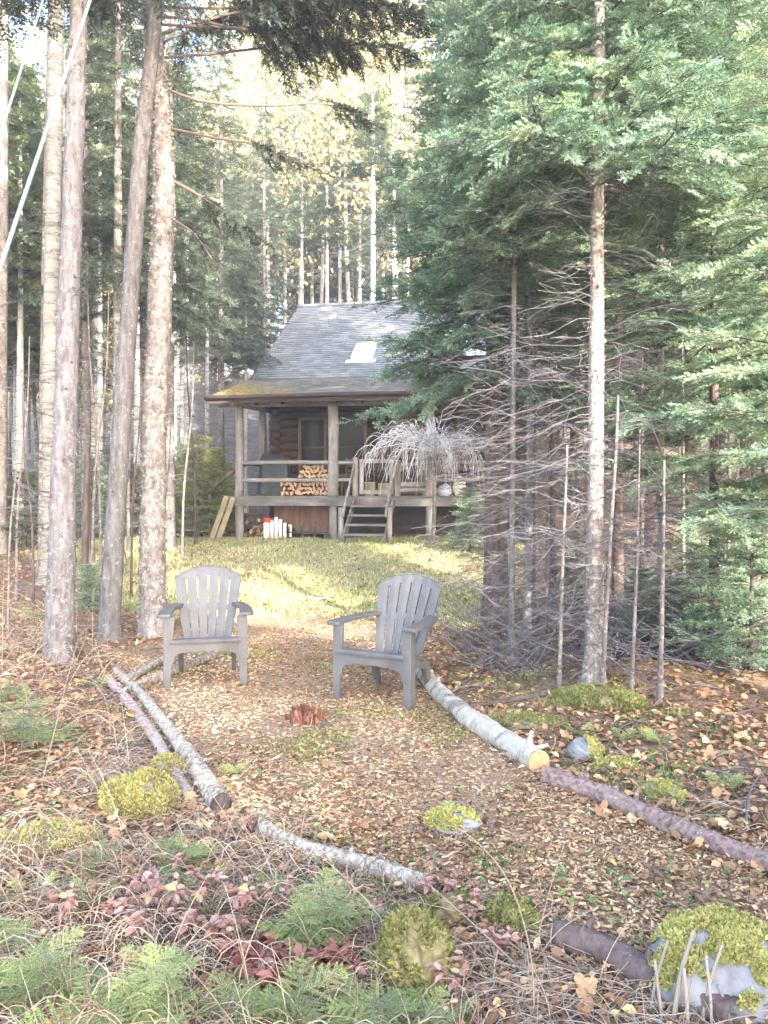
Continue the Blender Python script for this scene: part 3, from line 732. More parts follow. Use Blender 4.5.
# deck
mb = MB(); rr = np.random.default_rng(3)
for k, y in enumerate(np.arange(.0, 2.2, .142)):
    box(mb, (W / 2 + .01, y, DZ - .022 + rr.random() * .006), (W + .5, .134, .04), tint=rr.random())
mb.build('deck_boards', M['deck'], cabin)
mb = MB(); beam(mb, (-.26, -.085, DZ - .125), (W + .26, -.085, DZ - .125), .045, .19); mb.build('deck_beam', M['deck'], cabin)
mb = MB()
for x in np.arange(.0, W + .1, .6): beam(mb, (x, -.05, DZ - .14), (x, 2.2, DZ - .14), .045, .17)
mb.build('joists', M['underroof'], cabin)
# porch rails: round peeled poles
def rail(x0, x1, z, r, y=-.02, seed=0):
    mb = MB(); n = 14; P = catmull([(x0, y, z), ((x0 + x1) / 2, y + .01, z + .012), (x1, y, z)], n)
    tube(mb, P, r, 9, rough=.14, rseed=seed); mb.build('rail', M['rail'], cabin, True)
rail(.02, 2.2, DZ + .76, .045, seed=1); rail(.02, 2.2, DZ + .355, .05, seed=2)
rail(2.28, 2.72, DZ + .75, .042, seed=3); rail(2.28, 2.72, DZ + .36, .042, seed=4)
rail(3.76, 4.36, DZ + .70, .04, seed=5); rail(3.76, 4.36, DZ + .25, .065, seed=6); rail(3.76, 4.36, DZ + .13, .05, seed=12)
rail(4.50, W, DZ + .74, .045, seed=7); rail(4.50, W, DZ + .36, .045, seed=8)
for s in (0,):
    mb = MB(); tube(mb, [(.02, 0, DZ + .76), (.02, 1.5, DZ + .76)], .042, 8, rough=.1); tube(mb, [(.02, 0, DZ + .355), (.02, 1.5, DZ + .355)], .042, 8, rough=.1); mb.build('rail', M['rail'], cabin, True)
# gate posts, gate, steps
for x, h in ((2.76, .86), (3.72, .80)):
    mb = MB(); box(mb, (x, -.02, DZ + h / 2 + .01), (.115, .115, h)); mb.build('gate_post', M['post'], cabin)
gx0, gx1, gy = 2.86, 3.62, -.05
mb = MB()
for a, b_ in (((gx0 + .045, gy, DZ + .05), (gx0 + .045, gy, DZ + .83)), ((gx1 - .045, gy, DZ + .05), (gx1 - .045, gy, DZ + .83))): beam(mb, a, b_, .09, .035, up=(0, 1, 0))
beam(mb, (gx0, gy - .02, DZ + .785), (gx1, gy - .02, DZ + .785), .035, .09); beam(mb, (gx0, gy - .02, DZ + .095), (gx1, gy - .02, DZ + .095), .035, .09)
mb.build('gate', M['post'], cabin)
sx0, sx1, NS, RUN = 2.70, 3.70, 5, 1.15
zg = hz(*cw(3.2, -1.2, 0).xy) - CAB.z
for k in range(4):
    z = zg + (DZ - zg) * (k + 1) / 5; y = -.12 - RUN * (1 - (k + .5) / 5)
    mb = MB(); box(mb, ((sx0 + sx1) / 2, y, z - .02), (sx1 - sx0 - .1, .27, .042)); mb.build('step', M['deck'], cabin)
for x in (sx0 + .06, sx1 - .06):
    mb = MB(); beam(mb, (x, -.1 - RUN - .05, zg + .03), (x, -.11, DZ - .10), .04, .2); mb.build('stringer', M['deck'], cabin)
for x in (sx0 - .02, sx1 + .02):
    mb = MB(); h = .74; yb = -RUN + .02
    tube(mb, [(x, yb, zg - .1), (x, yb, zg + h)], .055, 9, rough=.12); mb.build('newel', M['post'], cabin, True)
    mb = MB(); beam(mb, (x + .065 * (1 if x < 3 else -1), yb - .12, zg + h - .16), (x + .06 * (1 if x < 3 else -1), -.02, DZ + .72), .035, .10); mb.build('handrail', M['post'], cabin)
# log walls (with crossing log ends at the corner)
mb = MB(); rl = .108
for k in range(13):
    z = DZ + .07 + k * .2
    for a, b_ in ((.02, .80), (1.56, 1.78), (2.6, 3.17), (4.1, W + .1)) if .25 < z - DZ < 2.05 else ((.02, W + .1),):
        if a > 4 and z - DZ < 2.05:
            for c0, c1 in ((4.1, 4.85), (5.75, W + .1)) if .6 < z - DZ else ((4.1, W + .1),): tube(mb, [(c0, WALL_Y, z), (c1, WALL_Y, z)], rl, 10, rough=.05, rseed=k)
        else: tube(mb, [(a, WALL_Y, z), (b_, WALL_Y, z)], rl, 10, rough=.05, rseed=k)
mb.build('front_wall', M['logwall'], cabin, True)
mb = MB()
for k in range(13):
    z = DZ - .03 + k * .2
    L0 = WALL_Y - .26 - .08 * ((k * 7) % 3) / 2
    tube(mb, [(.22, L0, z), (.22, 11.6, z)], .11, 10, rough=.05, rseed=k + 50)
mb.build('side_wall', M['logwall'], cabin, True)
mb = MB()
for k in range(13): tube(mb, [(W - .1, WALL_Y - .2, DZ - .03 + k * .2), (W - .1, 11.6, DZ - .03 + k * .2)], .11, 8)
mb.build('side_wall', M['logwall'], cabin, True)
for x in (.22, W - .1):
    mb = MB(); mb.add([(x - .03, 2.3, 3.5), (x - .03, 11.4, 3.5), (x - .03, RIDGE_Y, Z2 - .12), (x + .03, 2.3, 3.5), (x + .03, 11.4, 3.5), (x + .03, RIDGE_Y, Z2 - .12)],
        [(0, 1, 2), (5, 4, 3), (0, 3, 4, 1), (1, 4, 5, 2), (2, 5, 3, 0)]); mb.build('gable', M['brownwood'], cabin)
mb = MB(); box(mb, (W / 2, 11.5, 2.2), (W, .15, 2.9)); mb.build('back_wall', M['logwall'], cabin)
# dark skirting below the porch and the house
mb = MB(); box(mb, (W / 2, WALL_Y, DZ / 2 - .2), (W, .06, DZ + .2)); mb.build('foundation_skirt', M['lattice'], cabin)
# windows and door
def window(x0, x1, z0, z1, cols=1, rows=2, y=WALL_Y - .07):
    fr = MB(); t = .075
    for a, b_ in (((x0 - t / 2, y, z0 - t), (x0 - t / 2, y, z1 + t)), ((x1 + t / 2, y, z0 - t), (x1 + t / 2, y, z1 + t))): beam(fr, a, b_, t, .11, up=(0, 1, 0))
    beam(fr, (x0, y, z0 - t / 2), (x1, y, z0 - t / 2), .11, t); beam(fr, (x0, y, z1 + t / 2), (x1, y, z1 + t / 2), .11, t)
    f = fr.build('window', M['trim'], cabin)
    ms = MB(); zc = (z0 + z1) / 2
    beam(ms, (x0, y + .01, zc), (x1, y + .01, zc), .05, .045)
    ms.build('sash', M['fascia'], f)
    gl = MB(); gl.add([(x0, y + .03, z0), (x1, y + .03, z0), (x1, y + .03, z1), (x0, y + .03, z1)], [(0, 1, 2, 3)]); gl.build('pane', M['glass'], f)
window(.88, 1.48, DZ + .55, DZ + 1.92); window(1.86, 2.52, DZ + .55, DZ + 1.92); window(4.93, 5.67, DZ + .7, DZ + 1.9)
fr = MB(); dx0, dx1, dz1 = 3.28, 4.0, DZ + 1.98
for x in (dx0 - .05, dx1 + .05): beam(fr, (x, WALL_Y - .08, DZ), (x, WALL_Y - .08, dz1), .1, .13, up=(0, 1, 0))
beam(fr, (dx0 - .1, WALL_Y - .08, dz1 + .05), (dx1 + .1, WALL_Y - .08, dz1 + .05), .13, .1)
door = fr.build('door', M['trim'], cabin)
fr = MB()
for x in (dx0 + .05, dx1 - .05): beam(fr, (x, WALL_Y - .06, DZ + .02), (x, WALL_Y - .06, dz1), .1, .05, up=(0, 1, 0))
for z, h in ((DZ + .12, .2), (DZ + .98, .1), (dz1 - .06, .12)): beam(fr, (dx0 + .1, WALL_Y - .062, z), (dx1 - .1, WALL_Y - .062, z), .05, h)
beam(fr, ((dx0 + dx1) / 2, WALL_Y - .06, dz1 - .1), ((dx0 + dx1) / 2, WALL_Y - .06, dz1 - .55), .03, .03, up=(0, 1, 0)); beam(fr, (dx0 + .1, WALL_Y - .06, dz1 - .4), (dx1 - .1, WALL_Y - .06, dz1 - .4), .03, .03)
fr.build('screen_frame', M['trim'], door)
gl = MB(); gl.add([(dx0, WALL_Y - .045, DZ), (dx1, WALL_Y - .045, DZ), (dx1, WALL_Y - .045, dz1), (dx0, WALL_Y - .045, dz1)], [(0, 1, 2, 3)]); gl.build('pane', M['glass'], door)
hd = MB(); tube(hd, [(dx1 - .07, WALL_Y - .13, DZ + .95), (dx1 - .07, WALL_Y - .13, DZ + 1.08)], .014, 6); hd.build('handle', M['black'], door)
# porch lamp that glows orange
t = thing('porch_lamp', 'small glowing orange lamp on the porch wall seen through the bare twigs', 'lamp', cw(5.98, WALL_Y - .2, DZ + 1.72), CROT)
mb = MB(); box(mb, (0, .07, 0), (.09, .03, .16)); tube(mb, [(0, .06, .05), (0, .0, .07)], .012, 6); tube(mb, [(0, 0, .07), (0, 0, .10)], [.065, .03], 8); mb.build('bracket', M['black'], t)
m, nt, b = nodes('lamp_glow'); b.inputs['Base Color'].default_value = (1, .5, .12, 1); b.inputs['Emission Color'].default_value = (1, .42, .08, 1); b.inputs['Emission Strength'].default_value = 2.2
mb = MB(); V, F = blob((.055, .055, .065), 3, 2, 0, 1); mb.add(V, F); mb.build('bulb', m, t, True)
# skylights
def skylight(x0, x1, s0, s1):
    L = math.hypot(RIDGE_Y - Y1, Z2 - Z1); uy, uz = (RIDGE_Y - Y1) / L, (Z2 - Z1) / L
    def P(x, s, h): return (x, Y1 + uy * s - uz * h, Z1 + uz * s + uy * h)
    fr = MB(); h = .12
    V = [P(x, s, q) for q in (.0, h) for x, s in ((x0, s0), (x1, s0), (x1, s1), (x0, s1))]
    e = .06; V += [P(x, s, h) for x, s in ((x0 + e, s0 + e), (x1 - e, s0 + e), (x1 - e, s1 - e), (x0 + e, s1 - e))]
    fr.add(V, [(0, 1, 5, 4), (1, 2, 6, 5), (2, 3, 7, 6), (3, 0, 4, 7), (4, 5, 9, 8), (5, 6, 10, 9), (6, 7, 11, 10), (7, 4, 8, 11)])
    f = fr.build('skylight', M['palemetal'], cabin)
    gl = MB(); gl.add([P(x, s, h - .008) for x, s in ((x0 + e, s0 + e), (x1 - e, s0 + e), (x1 - e, s1 - e), (x0 + e, s1 - e))], [(0, 1, 2, 3)]); gl.build('pane', M['skyglass'], f)
    ap = MB(); ap.add([P(x0 - .12, s0 - .16, .03), P(x1 + .12, s0 - .16, .03), P(x1 + .12, s0, .05), P(x0 - .12, s0, .05)], [(0, 1, 2, 3)]); ap.build('flashing', M['palemetal'], f)
skylight(1.95, 2.52, 1.0, 1.95); skylight(4.95, 5.5, 1.25, 2.1)

# ---------------- things on and below the porch
fw = []
def billet(seed):
    rr = np.random.default_rng(seed); k = rr.integers(0, 3)
    if k == 0: a = np.linspace(0, 2 * math.pi, 9)[:-1]; o = np.stack([np.cos(a), np.sin(a)], 1) * (.8 + .25 * rr.random((8, 1)))
    elif k == 1: a = np.linspace(0, math.pi, 7); o = np.stack([np.cos(a), np.sin(a) * .95 - .4], 1)
    else: a = np.linspace(.2, 1.9, 5); o = np.vstack([np.stack([np.cos(a), np.sin(a)], 1) * 1.35, [[0, 0]]]) - [.25, .6]
    n = len(o); L = .4; o = o * .062
    V = np.vstack([np.column_stack([o[:, 0], np.full(n, -L / 2) + rr.random() * .01, o[:, 1]]), np.column_stack([o[:, 0], np.full(n, L / 2), o[:, 1]])])
    mb = MB(); mb.add(V, [(i, (i + 1) % n, n + (i + 1) % n, n + i) for i in range(n)], 1); mb.P.append((list(range(n))[::-1], 0)); mb.P.append(([n + i for i in range(n)], 0))
    return mb.mesh('split_log', [M['firewood'], M['firebark']])
bil = [billet(s) for s in range(8)]
rr = np.random.default_rng(12); GF = 'firewood stacked on the porch'
for row in range(7):
    lo, hi = (.92, 2.10) if row < 3 else (1.24 + .03 * row, 2.08 - .01 * row)
    if row >= 5: lo, hi = 1.36 + .1 * (row - 5), 1.95
    for k, x in enumerate(np.arange(lo + (row % 2) * .05, hi, .102)):
        z = DZ + .075 + row * .099 + (rr.random() - .5) * .018
        o = link('split_log', bil[rr.integers(0, 8)]); p = cw(x + (rr.random() - .5) * .02, .62 + (rr.random() - .5) * .06, z)
        o.location = p; o.rotation_euler = (0, 0, CROT + (rr.random() - .5) * .1); o.rotation_mode = 'XYZ'
        o.rotation_euler.rotate_axis('Y', rr.random() * 6.28); s = .96 + rr.random() * .28; o.scale = (s, 1, s)
        tag(o, 'orange-brown split firewood log with its end showing in the porch stack', 'firewood', GF)
# covered bulky thing: draped black fabric
def drape():
    n, k = 44, 16; mb = MB(); V = []
    for i in range(k):
        t_ = i / (k - 1)
        for j in range(n):
            a = 2 * math.pi * j / n
            sq = lambda c: math.copysign(abs(c) ** .45, c)
            fold = 1 + (.05 * math.sin(9 * a + 1) + .04 * math.sin(15 * a)) * t_ 
            if t_ < .22: q = t_ / .22; w, d, z = .36 * q, .22 * q, .99 - .05 * q * q - .05 * math.cos(a) * q
            else: q = (t_ - .22) / .78; w, d, z = .36 + .05 * q, .22 + .08 * q, .89 - .05 * math.cos(a) - .86 * q + .02 * math.sin(5 * a) * q
            V.append((w * sq(math.cos(a)) * fold, d * sq(math.sin(a)) * fold, max(.012, z)))
    F = [(i * n + j, i * n + (j + 1) % n, (i + 1) * n + (j + 1) % n, (i + 1) * n + j) for i in range(k - 1) for j in range(n)]
    mb.add(V, np.array(F)); o = mb.build('fabric_cover', M['tarp'], None, True, cw(.58, .95, DZ), CROT)
    tag(o, 'black fabric cover draped over a bulky item beside the firewood', 'cover')
drape()
# folding wooden chair behind the rail, two small wooden boxes by the door, a white and blue bag
t = thing('porch_chair', 'reddish brown wooden chair standing on the porch behind the short rail', 'chair', cw(2.5, .8, DZ), CROT)
for x in (-.2, .2):
    for y in (-.2, .2):
        mb = MB(); beam(mb, (x, y, 0), (x, y + .06 * (y > 0), .45 if y < 0 else .92), .04, .04, up=(0, 1, 0)); mb.build('leg', M['brownwood'], t)
mb = MB(); box(mb, (0, 0, .44), (.44, .44, .035)); mb.build('seat', M['brownwood'], t)
mb = MB()
for z in (.6, .72, .84): box(mb, (0, .245, z), (.4, .025, .07))
mb.build('backrest', M['brownwood'], t)
def crate(label, x, y, s):
    t = thing('wooden_box', label, 'box', cw(x, y, DZ), CROT); mb = MB(); w, d, h = s
    for q in (-1, 1): box(mb, (q * (w / 2 - .01), 0, h / 2), (.02, d - .044, h)); box(mb, (0, q * (d / 2 - .01), h / 2), (w, .02, h))
    box(mb, (0, 0, .012), (w - .05, d - .05, .02)); mb.build('box_side', M['newboard'], t)
    mb = MB(); box(mb, (0, 0, h + .012), (w + .02, d + .02, .022)); mb.build('lid', M['firewood'], t)
crate('small tan wooden box on the porch behind the gate, on its left', 3.0, .5, (.24, .22, .30)); crate('small tan wooden box on the porch behind the gate, on its right', 3.32, .55, (.26, .22, .27))
def bag(label, x, y, rad, mat, seed):
    V, F = blob(rad, seed, 3, .12, 1.8); V[:, 2] = np.maximum(V[:, 2], -rad[2] * .8); mb = MB(); mb.add(V, F)
    tag(mb.build('bag', M[mat], None, True, cw(x, y, DZ + rad[2] * .8), CROT), label, 'bag')
m, nt, b = nodes('pale_blue_fabric'); b.inputs['Base Color'].default_value = (.45, .5, .68, 1); M['bluebag'] = m
bag('pale blue bag on the porch by the weeping tree', 4.72, .35, (.16, .14, .16), 'bluebag', 3); bag('white bundle on the porch right of the pale blue bag', 5.05, .45, (.15, .13, .26), 'white', 4)
mb = MB(); box(mb, (0, 0, .22), (.5, .3, .4)); 
t = thing('brown_bin', 'low brown wooden bin on the porch at the far right of the rail', 'bin', cw(5.75, .5, DZ), CROT); mb.build('bin_body', M['brownwood'], t); mb = MB(); box(mb, (0, 0, .44), (.54, .34, .03)); mb.build('lid', M['brownwood'], t)
# below the porch
gzl = lambda x, y: hz(*cw(x, y, 0).xy)
t = thing('plank_panel', 'reddish brown plank panel with a slanted end under the porch', 'panel', (*cw(1.4, .55, 0).xy, gzl(1.4, .55)), CROT)
mb = MB()
for k in range(11):
    x0 = -.72 + k * .128; lo = .34 - min(.34, max(0, (x0 + .72) * .55)) + .10
    box(mb, (x0 + .062, .004 * (k % 2), (lo + .82) / 2), (.124, .03, .82 - lo), tint=k / 11)
mb.build('planks', M['brownwood'], t)
mb = MB()
for z in (.36, .72): box(mb, (.05, .035, z), (1.1, .03, .07))
for x in (-.05, .5): box(mb, (x, .06, .2), (.06, .05, .44))
mb.build('batten', M['deck'], t)
GW = 'white tubes standing under the porch'
for k, (x, h) in enumerate(((.76, .42), (.86, .52), (.96, .48), (1.07, .40), (1.19, .36))):
    mb = MB(); tube(mb, [(0, 0, 0), (0, 0, h), (0, 0, h + .006), (0, 0, h + .012)], [.04, .04, .034, .03], 12)
    p = cw(x, .1, 0); o = mb.build('white_tube', M['white'], None, True, (p.x, p.y, gzl(x, .1)))
    tag(o, 'upright white plastic tube standing in a row under the porch edge', 'tube', GW)
p = cw(.62, .14, 0); t = thing('fuel_can', 'white container with a red top at the left end of the row of tubes', 'container', (p.x, p.y, gzl(.62, .14)))
mb = MB(); tube(mb, catmull([(0, 0, 0), (0, 0, .3), (0, 0, .36)], 6), [.075, .075, .075, .075, .072, .05], 14); mb.build('container_body', M['white'], t, True)
mb = MB(); tube(mb, [(0, 0, .362), (0, 0, .45), (0, 0, .47)], [.085, .08, .05], 14); tube(mb, [(.05, 0, .42), (.17, 0, .44)], [.03, .015], 8); mb.build('red_top', M['red'], t, True)
p = cw(1.62, .05, 0); t = thing('log_rack', 'low black metal rack on the ground under the porch', 'rack', (p.x, p.y, gzl(1.62, .05)), CROT)
mb = MB(); beam(mb, (-.5, 0, .15), (.5, 0, .15), .03, .03); mb.build('crossbar', M['black'], t)
for x in (-.45, -.15, .15, .45):
    mb = MB(); beam(mb, (x, 0, 0), (x + .02, 0, .28), .03, .03, up=(0, 1, 0)); beam(mb, (x - .06, 0, .02), (x + .06, 0, .02), .04, .03); mb.build('upright', M['black'], t)
# two boards leaning at the left corner, side stair with its rail
GB = 'boards leaning on the porch corner'
for k, (dx, tp, lab) in enumerate(((-.38, .12, 'pale yellowish board leaning on the porch corner post, outer of two'), (-.22, .05, 'pale yellowish board leaning on the porch corner post, inner of two'))):
    a = cw(dx - .14, -.35, 0); a.z = gzl(dx - .14, -.35) + .01; b2 = cw(dx + .14, -.16, 1.0 - k * .04); mb = MB()
    beam(mb, (0, 0, 0), tuple(b2 - a), .115, .04, up=(.2, -1, 0)); tag(mb.build('leaning_board', M['newboard'], None, False, a), lab, 'board', GB)
st = thing('side_stair', 'wooden stair with a sloping round rail at the left end of the porch', 'stair', cw(-.3, 1.0, 0), CROT)
zg2 = gzl(-1.1, 1.0) - CAB.z
for k in range(4):
    mb = MB(); z = zg2 + (DZ - zg2) * (k + 1) / 5; box(mb, (-1.05 + .24 * (k + .5), .0, z - .02), (.27, .95, .04)); mb.build('step', M['deck'], st)
for y in (-.5, .5):
    mb = MB(); beam(mb, (-1.1, y, zg2 + .05), (.0, y, DZ - .08), .045, .2); mb.build('stringer', M['deck'], st)
mb = MB(); tube(mb, [(-1.0, -.56, zg2 + .80), (-.1, -.56, DZ + .52), (.28, -.56, DZ + .74)], .05, 9, rough=.15); mb.build('handrail', M['trim'], st, True)
mb = MB(); tube(mb, [(-.62, -.53, zg2 - .1), (-.62, -.53, zg2 + .98)], .05, 9, rough=.12); mb.build('newel', M['trim'], st, True)
# chips / scraps lying under the stair, split rounds on the ground
GR = 'firewood pieces dumped under the side stair'
for k in range(26):
    x, y = .05 + rr.random() * .42, .5 + rr.random() * 1.0; p = cw(x, y, 0); o = link('split_log', bil[k % 8], None, (p.x, p.y, gzl(x, y) + .05 + .09 * (k // 7)))
    o.rotation_euler = (rr.random() * .6, rr.random() * 6, CROT + rr.random() - .5); tag(o, 'loose split log lying in the heap under the left end of the porch', 'firewood', GR)

# ---------------- the grey building behind on the left
p = at(235, 31); nb = thing('grey_house', 'grey sided building behind the trees left of the cabin', 'house', (p.x, p.y, p.z - .3), R(8))
M['siding'] = woodmat('grey_siding', (.10, .10, .115), (.16, .16, .18), (.23, .23, .255), (.12, 1, 1), 12)
mb = MB(); w, d, h = 5.2, 6, 6.3
for k in range(42): 
    z = k * .15; mb.add([(-w / 2 - .012, -.018, z), (w / 2 + .012, -.018, z), (w / 2, 0, z + .155), (-w / 2, 0, z + .155)], np.array([(0, 1, 2, 3)]))
    mb.add([(w / 2 + .018, 0, z), (w / 2 + .018, d, z), (w / 2, d, z + .155), (w / 2, 0, z + .155)], np.array([(0, 1, 2, 3)]))
box(mb, (0, d / 2 + .01, h / 2), (w - .04, d, h)); mb.build('wall', M['siding'], nb)
mb = MB(); mb.add([(-w / 2 - .4, -.5, h - .1), (w / 2 + .4, -.5, h - .1), (w / 2 + .4, d / 2, h + .9), (-w / 2 - .4, d / 2, h + .9), (w / 2 + .4, d + .5, h - .1), (-w / 2 - .4, d + .5, h - .1)], [(0, 1, 2, 3), (3, 2, 4, 5), (0, 3, 5), (1, 4, 2)]); mb.build('roof', M['siding'], nb)
def nwin(px0, px1, py0, py1, arch=False):
    dd = 30.9; x0, x1 = ((q - 384) / F_PX * dd for q in (px0, px1)); z0, z1 = (EYE + (HORIZ - q) / F_PX * dd for q in (py1, py0))
    inv = (Matrix.Translation(nb.location) @ Matrix.Rotation(R(8), 4, 'Z')).inverted()
    a = inv @ Vector((x0, dd, z0)); b2 = inv @ Vector((x1, dd, z1)); x0, x1, z0, z1 = a.x, b2.x, a.z, b2.z; mb = MB()
    if arch:
        ring = [(math.cos(q), math.sin(q)) for q in np.linspace(math.pi * .9, -.35, 16)]; cx, cz, rx, rz_ = x0 + (x1 - x0) * .35, z0 + .1, (x1 - x0) * .62, (z1 - z0) * .9
        V = [(cx + rx * c, -.06, cz + rz_ * s) for c, s in ring] + [(cx + rx * c * .62, -.06, cz + rz_ * s * .62) for c, s in ring]; n = len(ring)
        V += [(x, .0, z) for x, _, z in V]
        mb.add(V, [(i, i + 1, n + i + 1, n + i) for i in range(n - 1)] + [(2 * n + i, 2 * n + i + 1, i + 1, i) for i in range(n - 1)]); mb.build('arched_trim', M['white'], nb)
    else:
        box(mb, ((x0 + x1) / 2, -.06, (z0 + z1) / 2), (x1 - x0, .08, z1 - z0)); f = mb.build('window', M['white'], nb)
        mb = MB(); mb.add([(x0 + .09, -.104, z0 + .09), (x1 - .09, -.104, z0 + .09), (x1 - .09, -.104, z1 - .09), (x0 + .09, -.104, z1 - .09)], [(0, 1, 2, 3)]); mb.build('blind', M['palemetal'], f)
nwin(217, 232, 363, 381); nwin(242, 256, 368, 381, True)
# ------------------------------------------------------------------ trees
def spray(kind, seed):
    """one flat conifer twig of unit length along +x: triangles (m,3,3) for needles, sticks for the wood"""
    r = np.random.default_rng(seed); tri = []; A = []; Bq = []
    def twig(o, d, L, n, nl, nw, flat):
        side = np.array([-d[1], d[0], 0]); 
        for i in range(n):
            c = o + d * L * (i + .5) / n
            for s in (-1, 1):
                ang = R(58) - R(18) * i / n + r.normal() * .10
                up = r.normal() * flat + flat * .5
                e = d * math.cos(ang) + side * s * math.sin(ang) + np.array([0, 0, up]); e /= np.linalg.norm(e)
                l = nl * (.85 + .3 * r.random()) * (1 - .25 * (i / n) ** 3); w = d * nw * .5
                tri.append([c - w, c + w, c + e * l])
        e = d + np.array([0, 0, .1]); tri.append([o + d * L - side * nw, o + d * L + side * nw, o + d * L + e * nl * .9])
        A.append(o); Bq.append(o + d * L)
    X = np.array([1., 0, 0])
    if kind == 'near':
        twig(np.zeros(3), X, 1.0, 17, .13, .036, .62)
        for s in (-1, 1):
            for t, l in ((.22, .40), (.46, .34), (.70, .22)):
                a = s * R(48 + r.normal() * 8); d = np.array([math.cos(a), math.sin(a), .1 + r.normal() * .22]); d /= np.linalg.norm(d)
                twig(X * (t + r.normal() * .03), d, l, 8, .12, .036, .62)
    elif kind == 'mid':
        twig(np.zeros(3), X, 1.0, 9, .15, .062, .6)
        for s in (-1, 1):
            for t, l in ((.2, .42), (.45, .36), (.7, .24)):
                a = s * R(48 + r.normal() * 8); d = np.array([math.cos(a), math.sin(a), .1 + r.normal() * .22]); d /= np.linalg.norm(d)
                twig(X * (t + r.normal() * .03), d, l, 4, .14, .062, .6)
    elif kind == 'fern':
        twig(np.zeros(3), X, 1.0, 30, .085, .017, .12)
        for s in (-1, 1):
            for t, l in ((.15, .42), (.32, .40), (.5, .32), (.66, .24), (.8, .15)):
                a = s * R(50 + r.normal() * 4); d = np.array([math.cos(a), math.sin(a), r.normal() * .05]); d /= np.linalg.norm(d)
                twig(X * t, d, l, int(6 + 28 * l), .075, .016, .12)
    else:
        twig(np.zeros(3), X, 1.0, 4, .25, .15, .5)
        for s in (-1, 1):
            for t, l in ((.25, .42), (.6, .30)):
                a = s * R(50 + r.normal() * 8); d = np.array([math.cos(a), math.sin(a), r.normal() * .15]); d /= np.linalg.norm(d)
                twig(X * t, d, l, 2, .24, .16, .5)
    return np.array(tri), np.array(A), np.array(Bq)
SPR = {k: [spray(k, 60 + q) for q in range(3)] for k in ('near', 'mid', 'far', 'fern')}

def put_sprays(mb, kind, O, X, Z, S, T, wood_mi=1, wood_r=.0022, r=None):
    """place sprays at origins O, along X, with face normals Z, sizes S, tints T"""
    O = np.asarray(O); n = len(O); r = r or rng
    if n == 0: return
    X = unit(np.asarray(X)); Y = unit(np.cross(Z, X)); Z = np.cross(X, Y); S = np.broadcast_to(np.asarray(S, float), (n,)); T = np.broadcast_to(np.asarray(T, float), (n,))
    which = r.integers(0, 3, n)
    for q in range(3):
        s = which == q; k = s.sum()
        if not k: continue
        tri, A, Bq = SPR[kind][q]; Rm = np.stack([X[s], Y[s], Z[s]], 2) * S[s][:, None, None]
        def tf(p): return np.einsum('nij,mj->nmi', Rm, p.reshape(-1, 3)) + O[s][:, None]
        V = tf(tri); m = V.shape[1]
        mb.add(V.reshape(-1, 3), np.arange(k * m).reshape(-1, 3), 0, np.clip(np.repeat(T[s], m) + np.repeat(r.normal(0, .07, k * m // 3), 3), 0, 1))
        if wood_mi is not None and kind != 'far':
            a = tf(A); b_ = tf(Bq); sticks(mb, a.reshape(-1, 3), b_.reshape(-1, 3), wood_r, wood_r * .5, 3, wood_mi, .35)

def bough(mb, kind, P, rad, sz, step, r, tint, side=1.0, start=.25, droop=.25, tsd=.21):
    """a leafy branch: axis P (k,3); side axes on both sides carrying sprays"""
    P = np.asarray(P, float); k = len(P); L = np.linalg.norm(np.diff(P, axis=0), axis=1).sum()
    polysticks(mb, P[None], np.linspace(rad, rad * .3, k)[None], 4, 1, .3)
    O = []; X = []; Zs = []; S = []; T = []
    n = max(3, int(L * (1 - start) / step)); D = unit(np.gradient(P, axis=0))
    for i in range(n + 1):
        t = start + (1 - start) * i / n; f = t * (k - 1); a = min(int(f), k - 2); q = f - a
        o = P[a] * (1 - q) + P[a + 1] * q; d = D[a]; h = unit(np.cross([0, 0, 1.], d)) 
        base_t = np.clip(tint + r.normal(0, tsd), 0, 1)
        if i == n: O.append(o); X.append(d); Zs.append([0, 0, 1]); S.append(sz * 1.1); T.append(base_t); continue
        for s in (-1, 1):
            sl = side * (1 - t) * L * .55 + sz * .8          # length of this side axis
            ang = R(52 + r.normal() * 9); dr = d * math.cos(ang) + h * s * math.sin(ang) + np.array([0, 0, r.normal() * .12 - droop * .5]); dr = unit(dr)
            m = max(1, int(sl / (sz * .62))); oo = o.copy()
            for j in range(m):
                nd = unit(dr + np.array([0, 0, -droop * .35 * j + .10]) + r.normal(0, .13, 3))
                O.append(oo.copy()); X.append(nd + 0); Zs.append(np.array([0, 0, 1.]) + r.normal(0, .42, 3)); S.append(sz * (.8 + .4 * r.random())); T.append(base_t + r.normal(0, .08))
                if j < m - 1 and m > 1:
                    g = unit(np.cross([0, 0, 1.], nd)); ss = 1 if (j + i) % 2 else -1
                    O.append(oo + nd * sz * .3); X.append(nd * .7 + g * ss * .7); Zs.append(np.array([0, 0, 1.]) + r.normal(0, .2, 3)); S.append(sz * .75); T.append(base_t + r.normal(0, .08))
                oo = oo + nd * sz * .62
    put_sprays(mb, kind, O, np.array(X), np.array(Zs), S, np.clip(T, 0, 1), r=r)

